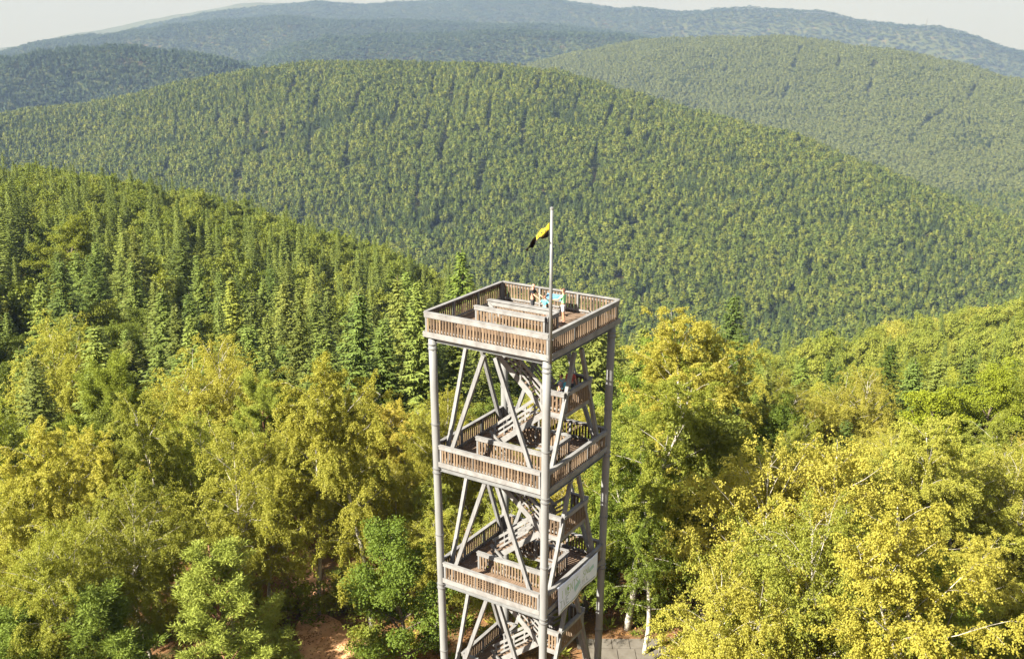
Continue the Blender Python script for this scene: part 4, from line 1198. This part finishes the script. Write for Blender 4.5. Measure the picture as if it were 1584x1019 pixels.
# ------------------------------------------------------------------ people
def plain(name, c, rough=.75):
    return surf_mat(name, [(.3, tuple(v*.88 for v in c)), (.7, c)], 6, rough)
M['skin'] = plain('skin', (.50, .27, .18), .55)
M['tan'] = plain('tanned_skin', (.42, .20, .12), .55)
def skin_obj(name, chains, mat, parent, levels=1):
    """chains: list of lists of ((x,y,z), radius); points at the same place are merged"""
    V, E_, Rr, key = [], [], [], {}
    for ch in chains:
        prev = None
        for p, r in ch:
            k = tuple(round(v, 4) for v in p)
            if k not in key: key[k] = len(V); V.append(p); Rr.append(r)
            i = key[k]
            if prev is not None and prev != i: E_.append((prev, i))
            prev = i
    me = bpy.data.meshes.new(name); me.from_pydata(V, E_, []); me.update()
    o = link(name, me, parent)
    md = o.modifiers.new('skin', 'SKIN'); md.use_smooth_shade = True
    sv = me.skin_vertices[0].data
    for i, r in enumerate(Rr): sv[i].radius = (r, r) if not isinstance(r, tuple) else r; sv[i].use_root = (i == 0)
    ss = o.modifiers.new('smooth', 'SUBSURF'); ss.levels = levels; ss.render_levels = levels
    me.materials.append(mat)
    return o
def person(loc, rz, label, h=1.76, skin='skin', shirt=(.1, .1, .1), pants=(.3, .3, .3), hair=(.08, .05, .03), shoes=(.05, .05, .05), lh=(-.32, .12, .80), rh=(.32, .12, .80),
           bare_legs=True, bald=False, stride=.06, pack=None, lean=0.0):
    s = h / 1.76
    root = empty('person', loc, rz); root.scale = (s, s, s)
    tag(root, label, 'person', 'visitors on the tower')
    pel = (0, 0, .96); wai = (0, .01+lean*.3, 1.12); che = (0, .0+lean, 1.34); nk = (0, .0+lean*1.3, 1.47); nk2 = (0, .015+lean*1.4, 1.55)
    hd = (0, .03+lean*1.5, 1.655); cr = (0, .02+lean*1.5, 1.75)
    ch = [[(pel, (.15, .115)), (wai, (.135, .10)), (che, (.165, .11)), (nk, (.062, .06)), (nk2, (.060, .062)), (hd, (.078, .098)), (cr, (.05, .06))],
          [(hd, (.078, .098)), ((0, .135+lean*1.5, 1.635), (.016, .018))]]
    arms = {}
    for sd, hp in ((-1, lh), (1, rh)):
        sh = np.array([sd*.19, lean, 1.40]); hp = np.array(hp, float)
        d = hp - sh; L_ = np.linalg.norm(d); mx_ = .56
        if L_ > mx_: hp = sh + d/L_*mx_; L_ = mx_
        mid = (sh + hp)/2; off = math.sqrt(max(.0, .285**2 - (L_/2)**2))
        el = mid + np.array([sd*.5, -.5, -.7])/1.0*off*.9
        arms[sd] = (tuple(sh), tuple(el), tuple(hp))
        fd = unit(hp - el)
        ch.append([(che, (.165, .11)), (tuple(sh), .062), (tuple(el), .045), (tuple(hp), .030), (tuple(hp + fd*.06), (.040, .020))])
        pv_ = np.cross(fd, np.array([0, 0, 1.0])); pv_ = unit(pv_) if np.linalg.norm(pv_) > .1 else np.array([1.0, 0, 0])
        for q, ln in ((-.030, .075), (-.010, .088), (.010, .082), (.030, .062)):
            b_ = hp + fd*.06
            ch.append([(tuple(b_), (.040, .020)), (tuple(b_ + fd*.04 + pv_*q), .0095), (tuple(b_ + fd*ln + pv_*q*1.1 + np.array([0, 0, -.012])), .008)])
        ch.append([(tuple(hp), .030), (tuple(hp + fd*.03 + pv_*.045*sd), .010), (tuple(hp + fd*.075 + pv_*.055*sd), .009)])
    for sd in (-1, 1):
        ky = stride*sd
        ch.append([(pel, (.15, .115)), ((sd*.095, 0, .88), .088), ((sd*.105, ky*.6+.02, .50), .060), ((sd*.11, ky*.8, .28), .052), ((sd*.11, ky*.9-.02, .09), .038), ((sd*.12, ky*.9+.12, .035), (.036, .028))])
    skin_obj('body', ch, M[skin], root, 2)
    ms = plain('shirt_cloth', shirt); mp_ = plain('trouser_cloth', pants); mh = plain('hair', hair, .6); mo = plain('shoe', shoes)
    shc = [[((0, 0, .93), (.168, .128)), (wai, (.158, .122)), (che, (.185, .128)), ((0, lean*1.2, 1.435), (.10, .08))]]
    for sd in (-1, 1):
        sh, el, hp = (np.array(v) for v in arms[sd]); shc.append([(che, (.185, .128)), (tuple(sh), .080), (tuple(sh + (el-sh)*.72), .066)])
    skin_obj('shirt', shc, ms, root, 2)
    tr_ = [[((0, 0, 1.0), (.163, .125)), ((0, 0, .92), (.165, .128))]]
    for sd in (-1, 1):
        ky = stride*sd; lg = [((0, 0, .92), (.165, .128)), ((sd*.098, 0, .84), .106), ((sd*.106, ky*.5+.015, .55), .088)]
        if not bare_legs: lg += [((sd*.11, ky*.8, .28), .068), ((sd*.11, ky*.9-.01, .08), .060)]
        tr_.append(lg)
    skin_obj('trousers' if not bare_legs else 'shorts', tr_, mp_, root, 2)
    for sd in (-1, 1):
        ky = stride*sd; skin_obj('shoe', [[((sd*.11, ky*.9-.05, .055), (.046, .05)), ((sd*.115, ky*.9+.05, .045), (.048, .042)), ((sd*.122, ky*.9+.15, .035), (.042, .032))]], mo, root, 2)
    hy = lean*1.5
    if not bald:
        skin_obj('hair', [[((0, -.055+hy, 1.60), (.072, .05)), ((0, -.045+hy, 1.67), (.086, .070)), ((0, -.005+hy, 1.735), (.080, .085)), ((0, .055+hy, 1.745), (.062, .045))]], mh, root, 2)
    for sd in (-1, 1):
        mb = MB(); mb.tube(np.array([(sd*.032, .118+hy, 1.664), (sd*.032, .126+hy, 1.664)]), [.011, .006], 8); mb.build('eye', plain('eye', (.03, .025, .02), .3), root)
        mb = MB(); mb.tube(np.array([(sd*.080, .015+hy, 1.62), (sd*.092, .005+hy, 1.65), (sd*.086, .01+hy, 1.685)]), [.012, .02, .012], 8); mb.build('ear', M[skin], root)
    mb = MB(); mb.box((0, .118+hy, 1.598), (.045, .016, .010)); mb.build('mouth', plain('lips', (.30, .10, .08), .5), root)
    if pack:
        pk = empty('backpack', tuple(t for t in (0, 0, 0)), 0); pk.parent = None
        pk.location = root.location; pk.rotation_euler = root.rotation_euler; pk.scale = root.scale
        tag(pk, pack[1], 'backpack')
        mk = plain('pack_cloth', pack[0])
        skin_obj('bag', [[((0, -.20, 1.02), (.15, .10)), ((0, -.215, 1.20), (.165, .115)), ((0, -.20, 1.40), (.13, .09))]], mk, pk, 2)
        skin_obj('pocket', [[((0, -.31, 1.04), (.10, .045)), ((0, -.31, 1.16), (.10, .05))]], mk, pk, 2)
        for sd in (-1, 1):
            skin_obj('strap', [[((sd*.10, -.14, 1.42), .022), ((sd*.12, .02, 1.50), .022), ((sd*.13, .145, 1.36), .022), ((sd*.14, .10, 1.12), .02), ((sd*.13, -.12, 1.03), .02)]], mk, pk, 1)
    return root
TR = 1.0079
zf0 = fl(0)
def face(lx, ly):   # tower-frame looking direction -> world rotation with +Y forward
    w = t2w(lx, ly); return math.atan2(w[1], w[0]) - math.pi/2
def tp(x, y, z): return tuple(t2w(x, y, z))
person(tp(1.72, .52, zf0), face(.25, -1), 'bald person in a black shirt standing left of the child on the top platform', 1.74, shirt=(.018, .017, .020), pants=(.03, .03, .035), bald=True,
       lh=(-.12, .46, 1.08), rh=(.22, .44, 1.02), bare_legs=True)
person(tp(1.54, -1.42, zf0), face(-.15, 1), 'person in a light green shirt and pale shorts on the top platform', 1.78, skin='tan', shirt=(.30, .62, .30), pants=(.52, .48, .46), hair=(.10, .05, .03),
       lh=(-.20, .48, 1.18), rh=(.42, .25, 1.52), shoes=(.12, .10, .09), stride=.09)
person(tp(1.62, -.28, zf0), face(1, -.1), 'small child in a turquoise shirt between the two adults on the top platform', 1.22, shirt=(.10, .50, .52), pants=(.05, .32, .34), hair=(.22, .09, .05),
       lh=(-.55, .10, 1.22), rh=(.55, .10, 1.22))
zh1 = fl(1) + LV/2
person(tp(-.55, -2.55, zh1), face(-.1, 1), 'person in a pinkish shirt with a blue backpack on the upper half landing', 1.72, shirt=(.38, .28, .30), pants=(.10, .10, .13), bare_legs=False, pack=((.10, .42, .55), 'bright blue backpack worn on the upper half landing behind the front column'))
person(tp(.55, -2.45, zh1), face(1, .2), 'dark haired person in a red top behind the brace on the upper half landing', 1.70, shirt=(.42, .09, .07), pants=(.06, .07, .10), hair=(.03, .02, .018), bare_legs=False)

# panorama board in front of the far railing of the top platform
pb = empty('panorama_board', tp(2.55, -.30, zf0), TR)
tag(pb, 'tilted blue panorama board on posts behind the child on the top platform', 'information board')
mb = MB(); mb.bar((-.14, 0, .84), (.16, 0, 1.05), 1.0, .035, up=(0, 0, 1)); pan = mb.build('panel', surf_mat('panorama_print', [(.35, (.04, .11, .20)), (.6, (.09, .20, .28)), (.8, (.20, .30, .32))], 3, .8), pb)
mb = MB(); mb.bar((-.17, 0, .80), (.20, 0, 1.055), 1.08, .03, up=(0, 0, 1)); mb.build('frame', M['grey_wood'], pb)
for y in (-.45, .45):
    mb = MB(); mb.box((.06, y, .47), (.09, .09, .94)); mb.build('post', M['grey_wood'], pb)

# ------------------------------------------------------------------ shrubs, ferns and litter near the tower
shr = [((-16.6, 11.5), 1.6, 'yellow-green fern bush on the left side of the sandy path'), ((-10.8, 12.4), 1.9, 'leafy bush on the right side of the sandy path, below the golden birch'),
       ((-13.2, 17.6), 2.6, 'bush at the far end of the sandy path under the birches'), ((-16.2, 16.6), 2.9, 'taller bush blocking the far end of the sandy path'), ((-18.0, 13.6), 2.4, 'bush between the broad pine and the sandy path'),
       ((-24.5, 5.5), 2.2, 'dark bush between the broad pine and the low pine'), ((-26.5, 8.5), 2.6, 'leafy bush behind the low pine at the lower left'), ((-9.4, 8.8), 1.7, 'low bush beside the oak near the left column'),
       ((11.6, 9.0), 2.4, 'bright green bush overhanging the right end of the stone slabs'), ((3.2, 15.0), 1.4, 'small bush behind the left end of the stone slabs'), ((9.2, 15.6), 1.8, 'bush behind the right end of the stone slabs')]
P['shrub'] = [broad('shrub', 251, 2.0, 1.0, 2600, base=.02, lsize=.13, clump=.34, mat='slope')]
for (x, y), h, lab in shr:
    root = plant('shrub', x, y, h, lab, cat='bush', name='shrub', wide=1.15)
urg = np.random.default_rng(31)
def tuft(seed, mat, n=46, h=.55):
    rg = np.random.default_rng(seed); a = rg.uniform(0, 6.28, n)
    C = np.stack([np.cos(a)*rg.uniform(0, .2, n), np.sin(a)*rg.uniform(0, .2, n), rg.uniform(0, h*.5, n)], 1)
    D = np.stack([np.cos(a), np.sin(a), rg.uniform(.2, 1.4, n)], 1)
    return leaves_mesh('tuft', C, D, unit(rg.normal(0, .5, (n, 3)) + np.array([0, 0, 1])), h*rg.uniform(.5, 1, n), .09*rg.uniform(.7, 1.4, n), mat)
M['litter'] = leaf_mat('fallen_leaves', [(0, (.10, .045, .018)), (.5, (.24, .11, .04)), (1, (.40, .24, .07))], .1)
def litter(seed):
    rg = np.random.default_rng(seed); n = 60
    C = np.stack([rg.normal(0, .55, n), rg.normal(0, .55, n), rg.uniform(.01, .05, n)], 1); D = np.stack([rg.normal(0, 1, n), rg.normal(0, 1, n), rg.normal(0, .15, n)], 1)
    return leaves_mesh('litter', C, D, unit(rg.normal(0, .25, (n, 3)) + np.array([0, 0, 1])), .11, .08, M['litter'])
tc_ = hidden_collection('undergrowth_kind', [tuft(1, M['slope']), tuft(2, M['oak']), tuft(3, M['birch'], 40, .8), litter(4), litter(5)])
n = 9000
rr = np.sqrt(urg.uniform(38**2, 112**2, n)); aa = urg.uniform(R(-31), R(31), n)
X, Y = CAM[0] + rr*np.sin(aa), CAM[1] + rr*np.cos(aa)
kk = urg.choice(5, n, p=[.18, .16, .12, .30, .24])
keep = np.array([not (near_path(x, y, 2.5) and (k < 3 or urg.random() < .35)) and not (4 < x < 11.2 and 7.9 < y < 14.2) and math.hypot(x, y) > 6 for x, y, k in zip(X, Y, kk)])
X, Y, kk = X[keep], Y[keep], kk[keep]; sc_u = urg.uniform(.6, 1.6, len(X))
forest('undergrowth', np.stack([X, Y, terr(X, Y) - .01], 1), np.stack([sc_u]*3, 1), urg.uniform(0, 6.28, len(X)), kk, tc_, 'ferns, grass tufts and fallen leaves covering the forest floor', 'undergrowth')

# ------------------------------------------------------------------ two masts on the farthest ridge
def mast(px, base, top, D, label):
    a, e = az_el(px, base); x, y = CAM[0]+D*math.sin(a), CAM[1]+D*math.cos(a); g = tz(x, y)
    _, e2 = az_el(px, top); H = CAM[2] + D*math.tan(e2) - g
    root = empty('radio_mast', (x, y, g)); tag(root, label, 'mast')
    mb = MB(); w = H*.035
    for sx, sy in ((-1, -1), (1, -1), (1, 1), (-1, 1)): mb.bar((sx*w, sy*w, -2), (sx*w*.25, sy*w*.25, H*.9), .9, .9)
    for i in range(7):
        z0, z1 = H*.12*i, H*.12*(i+1); w0, w1 = w*(1-.75*z0/H/.9), w*(1-.75*z1/H/.9)
        for s in (-1, 1): mb.bar((-w0*s, -w0, z0), (w1*s, -w1, z1), .5, .5); mb.bar((-w0, w0*s, z0), (-w1, -w1*s, z1), .5, .5)
    mb.build('lattice', M['steel'], root)
    mb = MB(); mb.box((0, 0, H*.72), (w*1.6, w*1.6, H*.10)); mb.build('platform', M['steel'], root)
    mb = MB(); mb.tube(np.array([(0, 0, H*.88), (0, 0, H)]), [.8, .4], 6); mb.build('antenna', M['steel'], root)
mast(1433, 42, 27, 7650, 'taller of two thin masts on the skyline at the far right')
mast(1470, 47, 38, 7650, 'shorter of two thin masts on the skyline at the far right')

# ------------------------------------------------------------------ air
def haze():
    zmin = float(gz.min()) - 2.0; top = 235.0; h = 16900.0
    mb = MB(); mb.box((CAM[0], CAM[1], (zmin+top)/2), (2*h, 2*h, top-zmin))
    m, nt, out = new_mat('haze_air')
    v = nt.nodes.new('ShaderNodeVolumePrincipled')
    v.inputs['Color'].default_value = (.19, .275, .46, 1)
    v.inputs['Absorption Color'].default_value = (.52, .32, 0, 1)
    v.inputs['Density'].default_value = HAZE
    v.inputs['Density Attribute'].default_value = ''
    v.inputs['Anisotropy'].default_value = 0.0
    nt.links.new(v.outputs[0], out.inputs['Volume'])
    m.cycles.homogeneous_volume = True
    o = mb.build('haze', m); tag(o, 'pale blue haze in the air over the hills', 'haze', kind='stuff')
HAZE = 1.02e-4
haze()
